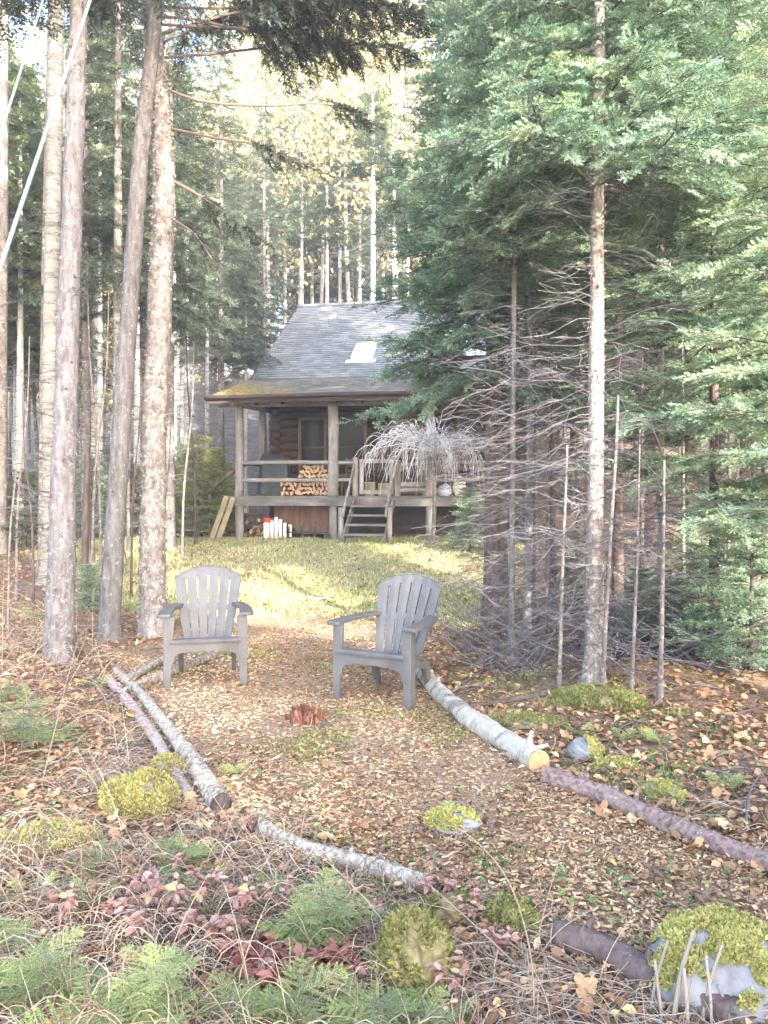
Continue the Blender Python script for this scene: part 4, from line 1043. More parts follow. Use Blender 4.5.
def trunk_mesh(pts, r0, r1, mat, n=16, step=.09, rough=.10, flare=.55, seed=0, flakes=0, name='trunk', scars=0):
    P = np.asarray(pts, float); L = np.linalg.norm(np.diff(P, axis=0), axis=1).sum(); k = max(8, int(L / step)); P = catmull(P, k)
    t = np.linspace(0, 1, k); rad = r0 + (r1 - r0) * t ** .9; rad = rad * (1 + flare * np.exp(-(P[:, 2] - P[0, 2]) / .13))
    P = np.vstack([P[:1] - [0, 0, .15], P]); rad = np.concatenate([rad[:1] * 1.1, rad])
    mb = MB(); tube(mb, P, rad, n, 0, .5, rough=rough, rseed=seed, rscale=(1.4, 4.0)); r = np.random.default_rng(seed)
    if flakes:
        i = r.integers(1, len(P) - 1, flakes); a = r.random(flakes) * 6.283; N_ = np.stack([np.cos(a), np.sin(a), 0 * a], 1)
        C = P[i] + N_ * rad[i][:, None] * 1.0 + np.array([0, 0, 1]) * (r.random((flakes, 1)) - .5) * step
        D = unit(np.stack([-np.sin(a), np.cos(a), 0 * a], 1) * np.where(r.random(flakes) < .5, 1, -1)[:, None] + N_ * .55 + np.stack([0 * a, 0 * a, r.normal(0, .5, flakes)], 1))
        leafquads(mb, C, D, N_ + np.array([0, 0, .2]), .012 + .02 * r.random(flakes), .014 + .02 * r.random(flakes), 0, .5, .05, .2)
    for q in range(scars):
        i = r.integers(4, len(P) - 2); a = r.random() * 6.283; d = np.array([math.cos(a), math.sin(a), .1]); 
        tube(mb, [P[i] + d * rad[i] * .8, P[i] + d * rad[i] * 1.06, P[i] + d * (rad[i] + .012)], [rad[i] * .16, rad[i] * .12, rad[i] * .07], 7, 1)
    return mb.mesh(name, [mat, M['bark_dark']], True), P, rad

def dead_twigs(mb, P, r, z0, z1, per_m, Lm, rad=.0045, tint=.45, elev=(-.4, .5), side=6):
    """bare lower branches with side twigs, along trunk axis P"""
    n = int((z1 - z0) * per_m)
    if n < 1: return
    z = z0 + (z1 - z0) * r.random(n); i = np.clip(np.searchsorted(P[:, 2] - P[0, 2], z), 0, len(P) - 1); O = P[i].copy(); O[:, 2] = P[0, 2] + z
    a = r.random(n) * 6.283; e = r.uniform(elev[0], elev[1], n); L = Lm * (.3 + .8 * r.random(n) ** 1.3); K = 7
    t = np.linspace(0, 1, K)[None]; cur = r.normal(0, .25, n)[:, None]; sag = r.uniform(-.05, .4, n)[:, None]; ph = r.random(n)[:, None] * 6
    aa = a[:, None] + cur * t + .12 * np.sin(ph + t * 7)
    rr = L[:, None] * t; Q = np.stack([O[:, 0:1] + rr * np.cos(aa), O[:, 1:2] + rr * np.sin(aa), O[:, 2:3] + L[:, None] * (e[:, None] * t - sag * t ** 2 + .03 * np.sin(ph * 2 + t * 9))], -1)
    R0 = rad * (L / Lm)[:, None] * np.linspace(1, .22, K)[None] + .0007
    tn = np.clip(tint + r.normal(0, .2, n), 0, 1); polysticks(mb, Q, R0, 3, 0, tn)
    for s in range(side):
        j = r.integers(2, K - 1, n); b = Q[np.arange(n), j]; d = unit(Q[np.arange(n), np.minimum(j + 1, K - 1)] - Q[np.arange(n), j - 1]); h = unit(np.cross(d, [0, 0, 1.])) * np.where(r.random(n) < .5, 1, -1)[:, None]
        l = (L * (.18 + .3 * r.random(n)))[:, None]; m1 = b + (d * .6 + h * .7 + r.normal(0, .12, (n, 3))) * l * .5; m2 = m1 + (d * .8 + h * .45 + r.normal(0, .2, (n, 3))) * l * .5
        polysticks(mb, np.stack([b, m1, m2], 1), np.array([rad * .4, rad * .3, rad * .15]) + .0005, 3, 0, tn)

def conifer(seed, H, zb, r0, Lm, kind='near', needle='needle_fir', bark='bark_fir', lean=(0, 0), per_whorl=5, gap=.28, sz=.17, step=.085, droop=.3, dead=10, deadL=.9, dead_z=.15,
            flakes=0, elev=.25, ztop=None, tint=.45, side=1.0, lowfrac=1.0, curve=None, deadtint=.4, n=14, scars=0, r_top=.012, sector=None, zc=99):
    r = np.random.default_rng(seed); out = {}
    pts = curve if curve is not None else [(0, 0, 0), (lean[0] * H * .5, lean[1] * H * .5, H * .5), (lean[0] * H, lean[1] * H, H)]
    me, P, rad = trunk_mesh(pts, r0, r_top, M[bark], n, .10 if kind == 'near' else .3, .08, .5, seed, flakes, scars=scars); out['trunk'] = me
    zt = ztop or H; mb = MB(); z = zb; w = 0
    while z < zt - .05:
        f = (z - zb) / max(H - zb, .1); Lz = Lm * (1 - f) ** .8 * (lowfrac + (1 - lowfrac) * min(1, f * 4)) + .10
        nb_ = max(3, per_whorl + r.integers(-1, 2)); a0 = r.random() * 6.28
        for b in range(nb_):
            a = a0 + b * 6.283 / nb_ + r.normal() * .2; L = Lz * (.7 + .45 * r.random()); zz = z + r.normal() * gap * .22
            if sector and not any(s0 < (a % 6.283) < s1 for s0, s1 in sector): continue
            o = np.array([np.interp(zz, P[:, 2], P[:, 0]), np.interp(zz, P[:, 2], P[:, 1]), zz]); t = np.linspace(0, 1, 6)[:, None]
            e = elev * (.5 + f * 1.6) + r.normal() * .1; aa = a + r.normal() * .2 * t[:, 0]
            Q = o + np.stack([np.cos(aa) * t[:, 0] * L, np.sin(aa) * t[:, 0] * L, L * (e * t[:, 0] - droop * t[:, 0] ** 2 + .10 * t[:, 0] ** 3)], 1)
            co_ = z > zc
            bough(mb, 'far' if co_ else kind, Q, .003 + .006 * L, sz * (2.2 if co_ else 1), step * (3 if co_ else 1), r, tint + .12 * f, side, .18 if kind != 'near' else .25, droop)
        z += gap * (.8 + .4 * r.random()) * (1.4 if z > zc else 1)
    if mb.n: out['crown'] = mb.mesh('crown', [M[needle], M['bough']])
    if dead:
        mb = MB(); dead_twigs(mb, P[1:], r, dead_z, zb + .6, dead, deadL, .0031, deadtint * .85); out['bare_branches'] = mb.mesh('bare_branches', [M['twig']])
    return out

def plant_tree(meshes, name, label, cat, loc, rz=0, group=None, scale=1.0):
    t = thing(name, label, cat, loc, rz, group); t.scale = (scale,) * 3
    for k, me in meshes.items():
        o = link(k, me, t)
        if k == 'bare_branches': o['kind'] = 'stuff'
    return t

def deciduous(seed, H, r0, nleaf, leafmat, bark, ls=.09, zb=.35, spread=.28, tint=.5):
    r = np.random.default_rng(seed); me, P, rad = trunk_mesh([(0, 0, 0), (r.normal() * .15, r.normal() * .15, H * .5), (r.normal() * .4, r.normal() * .4, H)], r0, .02, M[bark], 9, .4, .06, .4, seed)
    A = []; k = 34; lim = MB(); tips = []
    for i in range(k):
        z = H * (zb + (1 - zb) * (i / k)) ; a = r.random() * 6.28; L = H * spread * (1 - .6 * (i / k)) * (.6 + .6 * r.random()); o = np.array([np.interp(z, P[:, 2], P[:, 0]), np.interp(z, P[:, 2], P[:, 1]), z])
        t = np.linspace(0, 1, 6)[:, None]; Q = o + np.hstack([np.cos(a) * t * L, np.sin(a) * t * L, L * (.65 * t - .15 * t * t)]) + np.cumsum(r.normal(0, .03 * L, (6, 3)), 0) * (t > 0)
        polysticks(lim, Q[None], np.linspace(.012 + .004 * L, .004, 6)[None], 4, 0, .5); tips.append(Q)
        for s in range(5):
            b = Q[r.integers(1, 6)]; d = unit(r.normal(0, 1, 3) + np.array([math.cos(a), math.sin(a), .5])); q2 = b + d * np.linspace(0, L * .4, 4)[:, None] + np.cumsum(r.normal(0, .02 * L, (4, 3)), 0)
            polysticks(lim, q2[None], np.linspace(.007, .002, 4)[None], 3, 0, .5); tips.append(q2); tips.append(q2)
    C = np.concatenate([q[1:] for q in tips]); c = C[r.integers(0, len(C), nleaf)] + r.normal(0, .22, (nleaf, 3)); d = unit(r.normal(0, 1, (nleaf, 3)) + [0, 0, -.4])
    lf = MB(); leafquads(lf, c, d, unit(r.normal(0, 1, (nleaf, 3))), ls * (.6 + .8 * r.random(nleaf)), ls * .8, 0, np.clip(tint + r.normal(0, .25, nleaf), 0, 1))
    return {'trunk': me, 'limbs': lim.mesh('limbs', [M['twig']]), 'crown': lf.mesh('crown', [M[leafmat]])}

def G2(px, py):
    g = G(px, py); return g
def toward(base, px_top, py_top):
    """lean per metre so that the trunk passes the pixel at its own distance"""
    d = base.y; return ((px_top - 384) * d / F_PX - base.x) / (EYE + (HORIZ - py_top) / F_PX * d - base.z)

# --- left group -----------------------------------------------------------------
GB_ = None
def custom_trunk(name, label, base, pxs, r0, r1, bark, H, n=18, flakes=0, scars=0, cat='tree', rough=.10, flare=.55, seed=0, dead=0, deadL=.6, dz=(.3, 6), crown=None):
    """pxs: (pixel x, pixel y) the axis passes; continued straight up to height H"""
    d = base.y; pts = [(0, 0, 0)]
    for px, py in pxs: pts.append(((px - 384) * d / F_PX - base.x, 0, EYE + (HORIZ - py) / F_PX * d - base.z))
    a, b = np.array(pts[-2]), np.array(pts[-1]); 
    if H > b[2]: pts.append(tuple(b + (b - a) / (b[2] - a[2]) * (H - b[2])))
    me, P, rad = trunk_mesh(pts, r0, r1, M[bark], n, .07, rough, flare, seed, flakes, scars=scars)
    t = thing(name, label, cat, base); link('trunk', me, t)
    if dead:
        mb = MB(); dead_twigs(mb, P[1:], np.random.default_rng(seed), dz[0], min(dz[1], H - .3), dead, deadL, .006, .4); o = mb.build('bare_branches', M['twig'], t); o['kind'] = 'stuff'
    return t, P, rad

b1 = G(59, 662); t1, P1, _ = custom_trunk('spruce_tree', 'big straight pinkish-grey trunk standing nearest the camera on the left', b1, [(66, 400), (79, 0)], .132, .05, 'bark_spruce', 13, 22, 700, 16, seed=31, flare=.26, dead=3, deadL=.5, dz=(3.2, 8))
b2 = G(109, 640); t2, P2, _ = custom_trunk('leaning_maple', 'smooth brown-grey trunk leaning right between the big trunk and the flaky trunk', b2, [(121, 430), (143, 130), (151, 60)], .110, .06, 'bark_lean', 10, 20, 350, 6, seed=32, flare=.26)
b3 = G(153, 634); t3, P3, _ = custom_trunk('spruce_tree', 'pale flaky lichen-crusted trunk beside the left chair', b3, [(153, 480), (163, 200), (160, 110), (150, 0)], .146, .085, 'bark_flaky', 13, 22, 3000, 5, seed=33, flare=.3, rough=.14)
# lower boughs of the flaky spruce that reach over to the right, dark and drooping
def left_boughs():
    r = np.random.default_rng(77); mb = MB(); d = b3.y
    def L(px, py, dd=0): return np.array([(px - 384) * (d + dd) / F_PX - b3.x, dd, EYE + (HORIZ - py) / F_PX * (d + dd) - b3.z])
    lines = [([(152, 16), (200, 20), (260, 33), (330, 22), (400, 32)], 0, .45), ([(163, 88), (205, 102), (270, 106), (330, 104), (372, 124)], -.3, .74), ([(158, 58), (230, 52), (300, 44), (380, 46), (418, 62)], .9, .4),
             ([(154, 36), (230, 14), (310, 0), (390, 6), (430, 28)], .5, .3), ([(167, 128), (215, 138), (262, 146), (322, 172)], -.6, .6), ([(150, -8), (240, -24), (330, -30), (410, -10)], -.9, .3), ([(150, 6), (230, 8), (320, -2), (425, 14)], -.5, .35),
             ([(148, -40), (250, -60), (340, -50), (420, -30)], .2, .3), ([(167, 178), (200, 196), (235, 222), (264, 242)], .6, .35), ([(162, 214), (192, 232), (214, 262)], -.3, .5), ([(151, 24), (250, 30), (330, 44), (360, 60)], .3, .45),
             ([(150, 10), (120, 0), (60, 30)], .6, .5), ([(156, 46), (190, 30), (250, 8), (310, -2)], 1.5, .3), ([(152, -20), (220, -30), (300, -10), (370, 10)], .8, .25)]
    for pts, dd, st in lines:
        Q = np.array([L(x, y, dd * i / (len(pts) - 1)) for i, (x, y) in enumerate(pts)]); Q = catmull(Q, 10)
        bough(mb, 'near', Q, .010, .16, .06, r, .3, .5, st, .75)
        polysticks(mb, Q[None], np.linspace(.017, .005, 10)[None], 6, 1, .8)
        for s in range(7):
            i = r.integers(2, 9); b_ = Q[i]; dr = unit(np.array([.5 * r.random(), r.normal() * .5, -.5 - .3 * r.random()])); l = .15 + .35 * r.random(); m1 = b_ + dr * l * .5; m2 = m1 + unit(dr + [.5, 0, -.1]) * l * .5
            polysticks(mb, np.stack([b_, m1, m2])[None], np.array([[.004, .003, .001]]), 3, 1, .3)
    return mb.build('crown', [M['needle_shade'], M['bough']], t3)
left_boughs()
def short_boughs(t, P, seed, zs, Lr, kind='mid', tint=.4, per=4):
    r = np.random.default_rng(seed); mb = MB()
    for z in np.arange(zs[0], zs[1], .32):
        o = np.array([np.interp(z, P[:, 2], P[:, 0]), np.interp(z, P[:, 2], P[:, 1]), z])
        for k in range(per):
            a = r.random() * 6.283; L = Lr * (.6 + .6 * r.random()); tt = np.linspace(0, 1, 6)
            Q = o + np.stack([np.cos(a) * tt * L, np.sin(a) * tt * L, L * (.12 * tt - .42 * tt ** 2)], 1); bough(mb, kind, Q, .012, .2, .13, r, tint, .7, .3, .5)
    mb.build('crown', [M['needle_dark'], M['bough']], t)
short_boughs(t1, P1, 81, (6.3, 12.8), 1.6)
b4 = at(50, 11.5); custom_trunk('birch_tree', 'pale papery birch trunk just behind the big left trunk', b4, [(52, 300), (57, 0)], .125, .10, 'bark_birch', 13, 14, 300, 4, seed=34)
b5 = at(43, 12.5); custom_trunk('lichen_tree', 'thin greenish-grey trunk low between the left edge and the big trunk', b5, [(46, 300), (50, 100)], .085, .06, 'bark_far', 11, 12, 0, 3, seed=35, dead=7, deadL=.9)
b6 = at(2, 14.5); custom_trunk('lichen_tree', 'grey trunk cut by the left edge of the picture', b6, [(3, 300), (4, 0)], .09, .07, 'bark_far', 14, 12, 0, 3, seed=36, dead=5, deadL=1.0)
b7 = at(86, 14.5); custom_trunk('lichen_tree', 'thin grey trunk seen between the big trunk and the leaning trunk', b7, [(86, 300), (84, 0)], .085, .06, 'bark_far', 14, 12, 0, 3, seed=37, dead=8, deadL=1.0)
b8 = G(84, 606); custom_trunk('dead_sapling', 'short dark broken stem behind the big left trunk', b8, [(87, 470)], .05, .035, 'bark_dark', 2.0, 10, seed=38, dead=10, deadL=.5, dz=(.2, 2))

# --- right group ------------------------------------------------------------------
def right_tree(seed, label, base, H, zb, r0, Lm, topx=None, name='fir_tree', **kw):
    ln = toward(base, *topx) if topx else 0.0
    kw.setdefault('zc', EYE + .66 * base.y + .5); kw.setdefault('step', .12 if base.y < 8 else .19 if base.y < 9.9 else .27); kw.setdefault('sz', .18 if base.y < 8 else .23 if base.y < 9.9 else .28); kw.setdefault('gap', .29 if base.y < 8 else .33)
    return plant_tree(conifer(seed, H, zb, r0, Lm, lean=(ln, 0), **kw), name, label, 'tree', base)
right_tree(101, 'straight fir with a pale grey lichen-flecked trunk rising from the moss mound', G(594, 688), 8.6, 3.75, .074, 1.25, (598, 130), kind='near', dead=75, deadL=.95, flakes=420, elev=.18, gap=.26, step=.095, tint=.42, deadtint=.5, scars=8, r_top=.02, n=18)
right_tree(102, 'very thin reddish-grey fir stem at the left of the thicket near the birch log', G(511, 672), 6.8, 3.6, .029, .95, (514, 300), kind='mid', dead=65, deadL=.8, bark='bark_lean', deadtint=.5)
right_tree(103, 'thin brown fir stem just right of the thinnest reddish stem', at(527, 8.3), 7.6, 3.75, .042, 1.25, (531, 290), kind='mid', dead=65, deadL=.9, bark='bark_spruce', tint=.42)
right_tree(104, 'dark fir trunk at the left edge of the thicket with boughs over the cabin roof', at(491, 9.3), 9.0, 2.85, .095, 1.45, (491, 290), kind='mid', dead=54, deadL=1.1, bark='bark_dark', tint=.36, gap=.28, step=.13)
right_tree(105, 'dark fir trunk close behind the left edge of the thicket', at(502, 10.6), 12.5, 4.3, .085, 1.7, None, kind='mid', dead=51, deadL=1.1, bark='bark_dark', tint=.36)
right_tree(106, 'slim fir in the thicket between the thin brown stem and the straight fir', at(553, 9.8), 9.0, 4.1, .05, 1.35, None, kind='mid', dead=61, deadL=1.0, bark='bark_dark', tint=.4)
right_tree(107, 'fir standing right behind the straight fir trunk', at(618, 8.8), 12, 3.9, .07, 1.5, None, kind='mid', dead=54, deadL=1.1, bark='bark_dark', tint=.45)
right_tree(108, 'slim grey fir right of the straight fir with bare lower twigs', at(661, 7.2), 8.2, 3.1, .034, 1.2, None, kind='near', dead=54, deadL=.8, bark='bark_fir', tint=.5)
right_tree(109, 'fir at the right of the thicket with light green low boughs', at(714, 6.9), 7.5, 1.75, .05, 1.25, None, kind='near', dead=45, deadL=.8, bark='bark_dark', tint=.55, ztop=6.8)
right_tree(110, 'bushy pale green fir whose boughs enter at the right edge', at(806, 5.6), 7.0, 1.55, .07, 1.25, None, kind='near', dead=19, deadL=.7, bark='bark_fir', tint=.62, lowfrac=.85, gap=.3, ztop=6.2)
right_tree(111, 'fir deep in the right of the thicket behind the brown snag', at(768, 9.4), 13, 2.6, .08, 1.7, None, gap=.45, per_whorl=4, kind='mid', dead=39, deadL=1.0, bark='bark_dark', tint=.5)
right_tree(112, 'fir behind the slim grey fir on the right', at(690, 10.4), 16, 3.6, .08, 1.75, None, gap=.45, per_whorl=4, kind='mid', dead=39, deadL=1.1, bark='bark_dark', tint=.46)
right_tree(113, 'fir at the back of the thicket behind the slim middle fir', at(580, 12.2), 16.5, 5.0, .08, 1.8, None, gap=.45, per_whorl=4, kind='mid', dead=42, deadL=1.2, bark='bark_dark', tint=.4)
right_tree(114, 'tall fir at the back of the thicket on the far right', at(745, 13), 12.5, 3.2, .1, 2.1, None, gap=.45, per_whorl=4, kind='mid', dead=31, deadL=1.2, bark='bark_dark', tint=.52)
right_tree(115, 'tall fir at the back of the thicket between the straight fir and the right edge', at(650, 14), 17, 4.8, .1, 2.1, None, gap=.45, per_whorl=4, kind='mid', dead=31, deadL=1.2, bark='bark_dark', tint=.48)
# bare saplings
def sapling(label, b, pxs, r0, H, bark, seed, dead=9, L=.45, name='bare_sapling'):
    return custom_trunk(name, label, b, pxs, r0, r0 * .25, bark, H, 9, 0, 0, 'sapling', .08, .3, seed, dead, L, (.25, H))
sapling('pale bare sapling leaning right, left of the straight fir', G(559, 690), [(563, 560), (567, 455)], .017, 1.85, 'bark_fir', 51, 5, .35)
sapling('pale slanting sapling touching the right side of the straight fir', G(602, 694), [(609, 560), (616, 450), (618, 400)], .019, 2.2, 'bark_far', 52, 11)
sapling('thin grey bare sapling second to the right of the straight fir', G(631, 698), [(637, 560), (640, 430)], .017, 1.9, 'bark_far', 53, 14)
sapling('thin grey lichen-crusted sapling, third to the right of the straight fir', G(660, 702), [(663, 560), (664, 470)], .02, 1.75, 'bark_far', 54, 16)
sapling('thin dark bare sapling beside the pale leaning sapling', at(546, 7.6), [(548, 480), (552, 380)], .017, 3.0, 'bark_dark', 55, 12, .6)
sapling('very thin dark bare sapling left of the lit stem in the thicket', at(534, 9.2), [(535, 400)], .022, 4.2, 'bark_dark', 56, 14, .8)
sapling('thin bare sapling standing deep between the straight fir and the mossy saplings', at(642, 9.5), [(642, 400)], .028, 4.4, 'bark_dark', 57, 12, .8)
sapling('slim grey bare sapling in front of the pale green low boughs', at(684, 8.2), [(683, 450)], .026, 3.2, 'bark_fir', 58, 10, .7)
sapling('slim bare sapling at the far right of the thicket', at(728, 8.6), [(729, 450)], .026, 3.4, 'bark_dark', 59, 10, .7)
for i, (px, d, dx, h, r_) in enumerate(((16, 10.5, 8, 3.4, .022), (34, 9.4, -7, 2.6, .018), (92, 11, 10, 4.2, .026), (101, 12.5, -8, 5, .03), (131, 10.5, 6, 3.2, .02), (72, 13, -9, 4.6, .03), (182, 13.5, 7, 3.8, .024), (196, 16, -6, 5, .03), (8, 8.2, 6, 2.2, .014), (128, 14.5, 4, 6, .035))):
    t_, _, _ = custom_trunk('bare_sapling', 'thin bent grey sapling with bare side twigs among the left trunks', at(px, d), [(px + dx * .3, HORIZ - (h * .35 - 1.3) * F_PX / d), (px + dx * 1.4, HORIZ - (h * .7 - 1.3) * F_PX / d), (px + dx * 1.7, HORIZ - (h - 1.3) * F_PX / d)], r_, r_ * .3, ('bark_far', 'bark_dark', 'bark_fir')[i % 3], h, 8, 0, 0, 'sapling', .08, .3, 400 + i, 13, .75, (.3, h)); t_['group'] = 'bare saplings on the left'
t, _, _ = custom_trunk('broken_snag', 'short broken orange-brown snag among the firs at the right', at(746, 8.4), [(745, 566)], .055, .045, 'bark_spruce', .9, 10, 250, 0, 'snag', .25, .3, 61)
# brushwood under the thicket
def brush():
    r = np.random.default_rng(9); n = 2300; mb = MB(); x = r.uniform(.75, 5.4, n); y = r.uniform(6.2, 12.5, n); ok = (poly_sd(PATH, x, y) < -.15) & (poly_sd(LAWN, x, y) < -.3); x, y = x[ok], y[ok]; n = len(x)
    A = onground(x, y, .02); a = r.random(n) * 6.283; L = .3 + 1.1 * r.random(n) ** 1.6; e = r.uniform(-.02, 1.1, n); t = np.linspace(0, 1, 6)[None]
    aa = a[:, None] + r.normal(0, .5, n)[:, None] * t; Q = np.stack([A[:, 0:1] + L[:, None] * t * np.cos(aa), A[:, 1:2] + L[:, None] * t * np.sin(aa), A[:, 2:3] + L[:, None] * (e[:, None] * t - .25 * t * t * e[:, None])], -1)
    polysticks(mb, Q, np.linspace(.006, .0015, 6), 3, 0, np.clip(.5 + r.normal(0, .25, n), 0, 1)); o = mb.build('brushwood', M['twig']); o['kind'] = 'stuff'
    tag(o, 'tangle of dead twigs lying under the bare firs', 'brushwood')
brush()

# --- weeping tree in front of the porch ------------------------------------------------
def weeping():
    r = np.random.default_rng(15); b = at(433, 16.1); t = thing('weeping_tree', 'small leafless weeping tree with pale arching twigs in front of the porch', 'tree', b)
    top = 2.02; me, P, _ = trunk_mesh([(0, 0, 0), (.03, 0, 1.0), (-.02, .02, top)], .045, .035, M['bark_far'], 10, .08, .12, .4, 3); link('trunk', me, t); mb = MB()
    n = 88; a = r.random(n) * 6.283; L = .35 + .95 * r.random(n) ** 1.2; up = .12 + .38 * r.random(n); K = 12; tt = np.linspace(0, 1, K)[None]
    fall = .35 + .9 * r.random(n) ** 1.3
    fx = np.where(np.cos(a) > 0, 1.25, 1.2)[:, None]
    rr_ = L[:, None] * (1 - (1 - tt) ** 1.8); zz = top - .05 - .12 * (np.cos(a)[:, None] > 0) + up[:, None] * np.sin(np.minimum(tt * 2.6, 3.14)) - fall[:, None] * np.maximum(0, tt - .35) ** 1.35 * 1.25
    aa = a[:, None] + r.normal(0, .3, (n, 1)) * tt; Q = np.stack([fx * rr_ * np.cos(aa), .8 * rr_ * np.sin(aa), zz], -1) + np.cumsum(r.normal(0, .026, (n, K, 3)), 1)
    tn = np.clip(.55 + r.normal(0, .25, n), 0, 1); polysticks(mb, Q, np.linspace(.012, .0035, K), 4, 0, tn)
    for s in range(6):
        j = r.integers(2, K - 2, n); b_ = Q[np.arange(n), j]; d = unit(Q[np.arange(n), j + 1] - b_ + r.normal(0, .03, (n, 3))); l = .2 + .35 * r.random((n, 1)); k5 = []
        for q in np.linspace(0, 1, 5): k5.append(b_ + d * l * q + np.array([0, 0, 1.]) * l * (.45 * math.sin(q * 2.4) - .5 * q * q) + r.normal(0, .03, (n, 3)) * q)
        polysticks(mb, np.stack(k5, 1), np.linspace(.0065, .003, 5), 3, 0, tn)
    mb.build('weeping_twigs', M['weep'], t)['kind'] = 'stuff'
weeping()

# --- forest behind ------------------------------------------------------------------
far = [conifer(201 + k, H, zb, r0, Lm, 'far', 'needle_far', ('bark_far', 'bark_pale', 'bark_far', 'bark_dark')[k], gap=.42, sz=.42, step=.24, per_whorl=6, droop=.35, dead=8, deadL=1.3, n=9, r_top=.03, deadtint=.85, dead_z=1.0)
       for k, (H, zb, r0, Lm) in enumerate(((17, 8.0, .15, 2.0), (15, 7.5, .14, 1.7), (13, 3.2, .12, 2.0), (16, 5.5, .16, 2.3)))]
mids = [conifer(221 + k, H, zb, r0, Lm, 'mid', 'needle_dark', 'bark_far', gap=.5, sz=.26, step=.22, per_whorl=5, droop=.5, dead=26, deadL=1.5, n=10, r_top=.03, deadtint=.6, dead_z=.6, side=.6, elev=.1)
        for k, (H, zb, r0, Lm) in enumerate(((14, 5.0, .11, 1.9), (15, 5.4, .12, 1.8)))]
young = [conifer(241 + k, H, .25, .035, Lm, 'mid', nm, 'bark_dark', gap=.2, sz=.17, step=.11, per_whorl=6, droop=.2, dead=0, n=8, r_top=.01, tint=.55) for k, (H, Lm, nm) in enumerate(((2.3, .8, 'needle_fir'), (1.7, .75, 'needle_far'), (2.5, 1.0, 'needle_sunlit')))]
gold = [deciduous(261 + k, H, .09, nl, 'gold', 'bark_pale', ls, zb) for k, (H, nl, ls, zb) in enumerate(((13, 5000, .13, .35), (10, 4000, .12, .25), (15, 5400, .14, .45)))]
pole = conifer(281, 14, 11.5, .13, .9, 'far', 'needle_far', 'bark_pale', gap=.45, sz=.35, step=.24, dead=11, deadL=1.6, n=10, r_top=.05, deadtint=1.0, dead_z=2)

def forest(label, name, meshes, spots, group, cat='tree', big=1.0):
    for i, (x, y, s) in enumerate(spots):
        me = meshes[i % len(meshes)]; plant_tree(me, name, label, cat, (x, y, hz(x, y) - .03), (i * 2.399) % 6.283, group, s * big)
# tall pale poles behind the roof
for (px, d, s, lab) in ((373, 29, 1.12, 'tallest pale bare-stemmed conifer behind the middle of the roof'), (394, 31, 1.0, 'pale bare-stemmed conifer right of the tallest one behind the roof'), (327, 33, .95, 'pale bare-stemmed conifer behind the left end of the roof ridge'), (302, 36, 1.0, 'slim pale conifer left of the roof ridge, farther back')):
    p = at(px, d); plant_tree(pole, 'pale_conifer', lab, 'tree', p, px * .37, None, s)
forest('pale thin bare stem in the sunny forest behind the roof', 'pale_conifer', [pole], [(px_ * d_ / F_PX - 384 * d_ / F_PX, d_, s_) for px_, d_, s_ in ((268, 38, 1.1), (285, 44, 1.2), (312, 46, 1.3), (340, 40, 1.2), (352, 50, 1.4), (408, 36, 1.1), (420, 44, 1.3), (383, 47, 1.3), (360, 37, .9), (248, 42, 1.2))], 'pale stems behind the roof')
# grey stems between the cabin and the left trunks
for (px, d, s, k, lab) in ((207, 25.0, .7, 1, 'slim bluish-grey conifer stem in front of the grey building'), (246, 27, .62, 0, 'thin conifer stem beside the arched trim of the grey building'), (187, 23, .8, 1, 'pale grey conifer stem between the flaky trunk and the cabin'), (174, 21, .75, 0, 'grey conifer stem just right of the flaky trunk'),
        (137, 19, .75, 1, 'grey conifer stem between the leaning trunk and the flaky trunk'), (100, 22, .8, 0, 'grey conifer stem far behind, left of the leaning trunk'), (20, 19, .8, 1, 'grey conifer stem far behind near the left edge'), (232, 36, .9, 3, 'dark conifer rising behind the grey building')):
    p = at(px, d); plant_tree(pole if k < 3 else far[k], 'grey_conifer', lab, 'tree', p, px * .61, None, s)
# dark spruces of the left middle distance
for (px, d, s, k, lab) in ((170, 15.2, .95, 0, 'dark drooping spruce behind the flaky trunk'), (118, 13.2, .9, 1, 'dark spruce behind the leaning trunk'), (221, 20.5, .95, 0, 'spruce whose boughs hang before the roof of the grey building'), (264, 27, .95, 1, 'dark spruce between the cabin roof and the grey building'), (64, 22.5, 1.0, 0, 'dark spruce farther back behind the big left trunk')):
    p = at(px, d); plant_tree(mids[k], 'dark_spruce', lab, 'tree', p, px * .53, None, s)
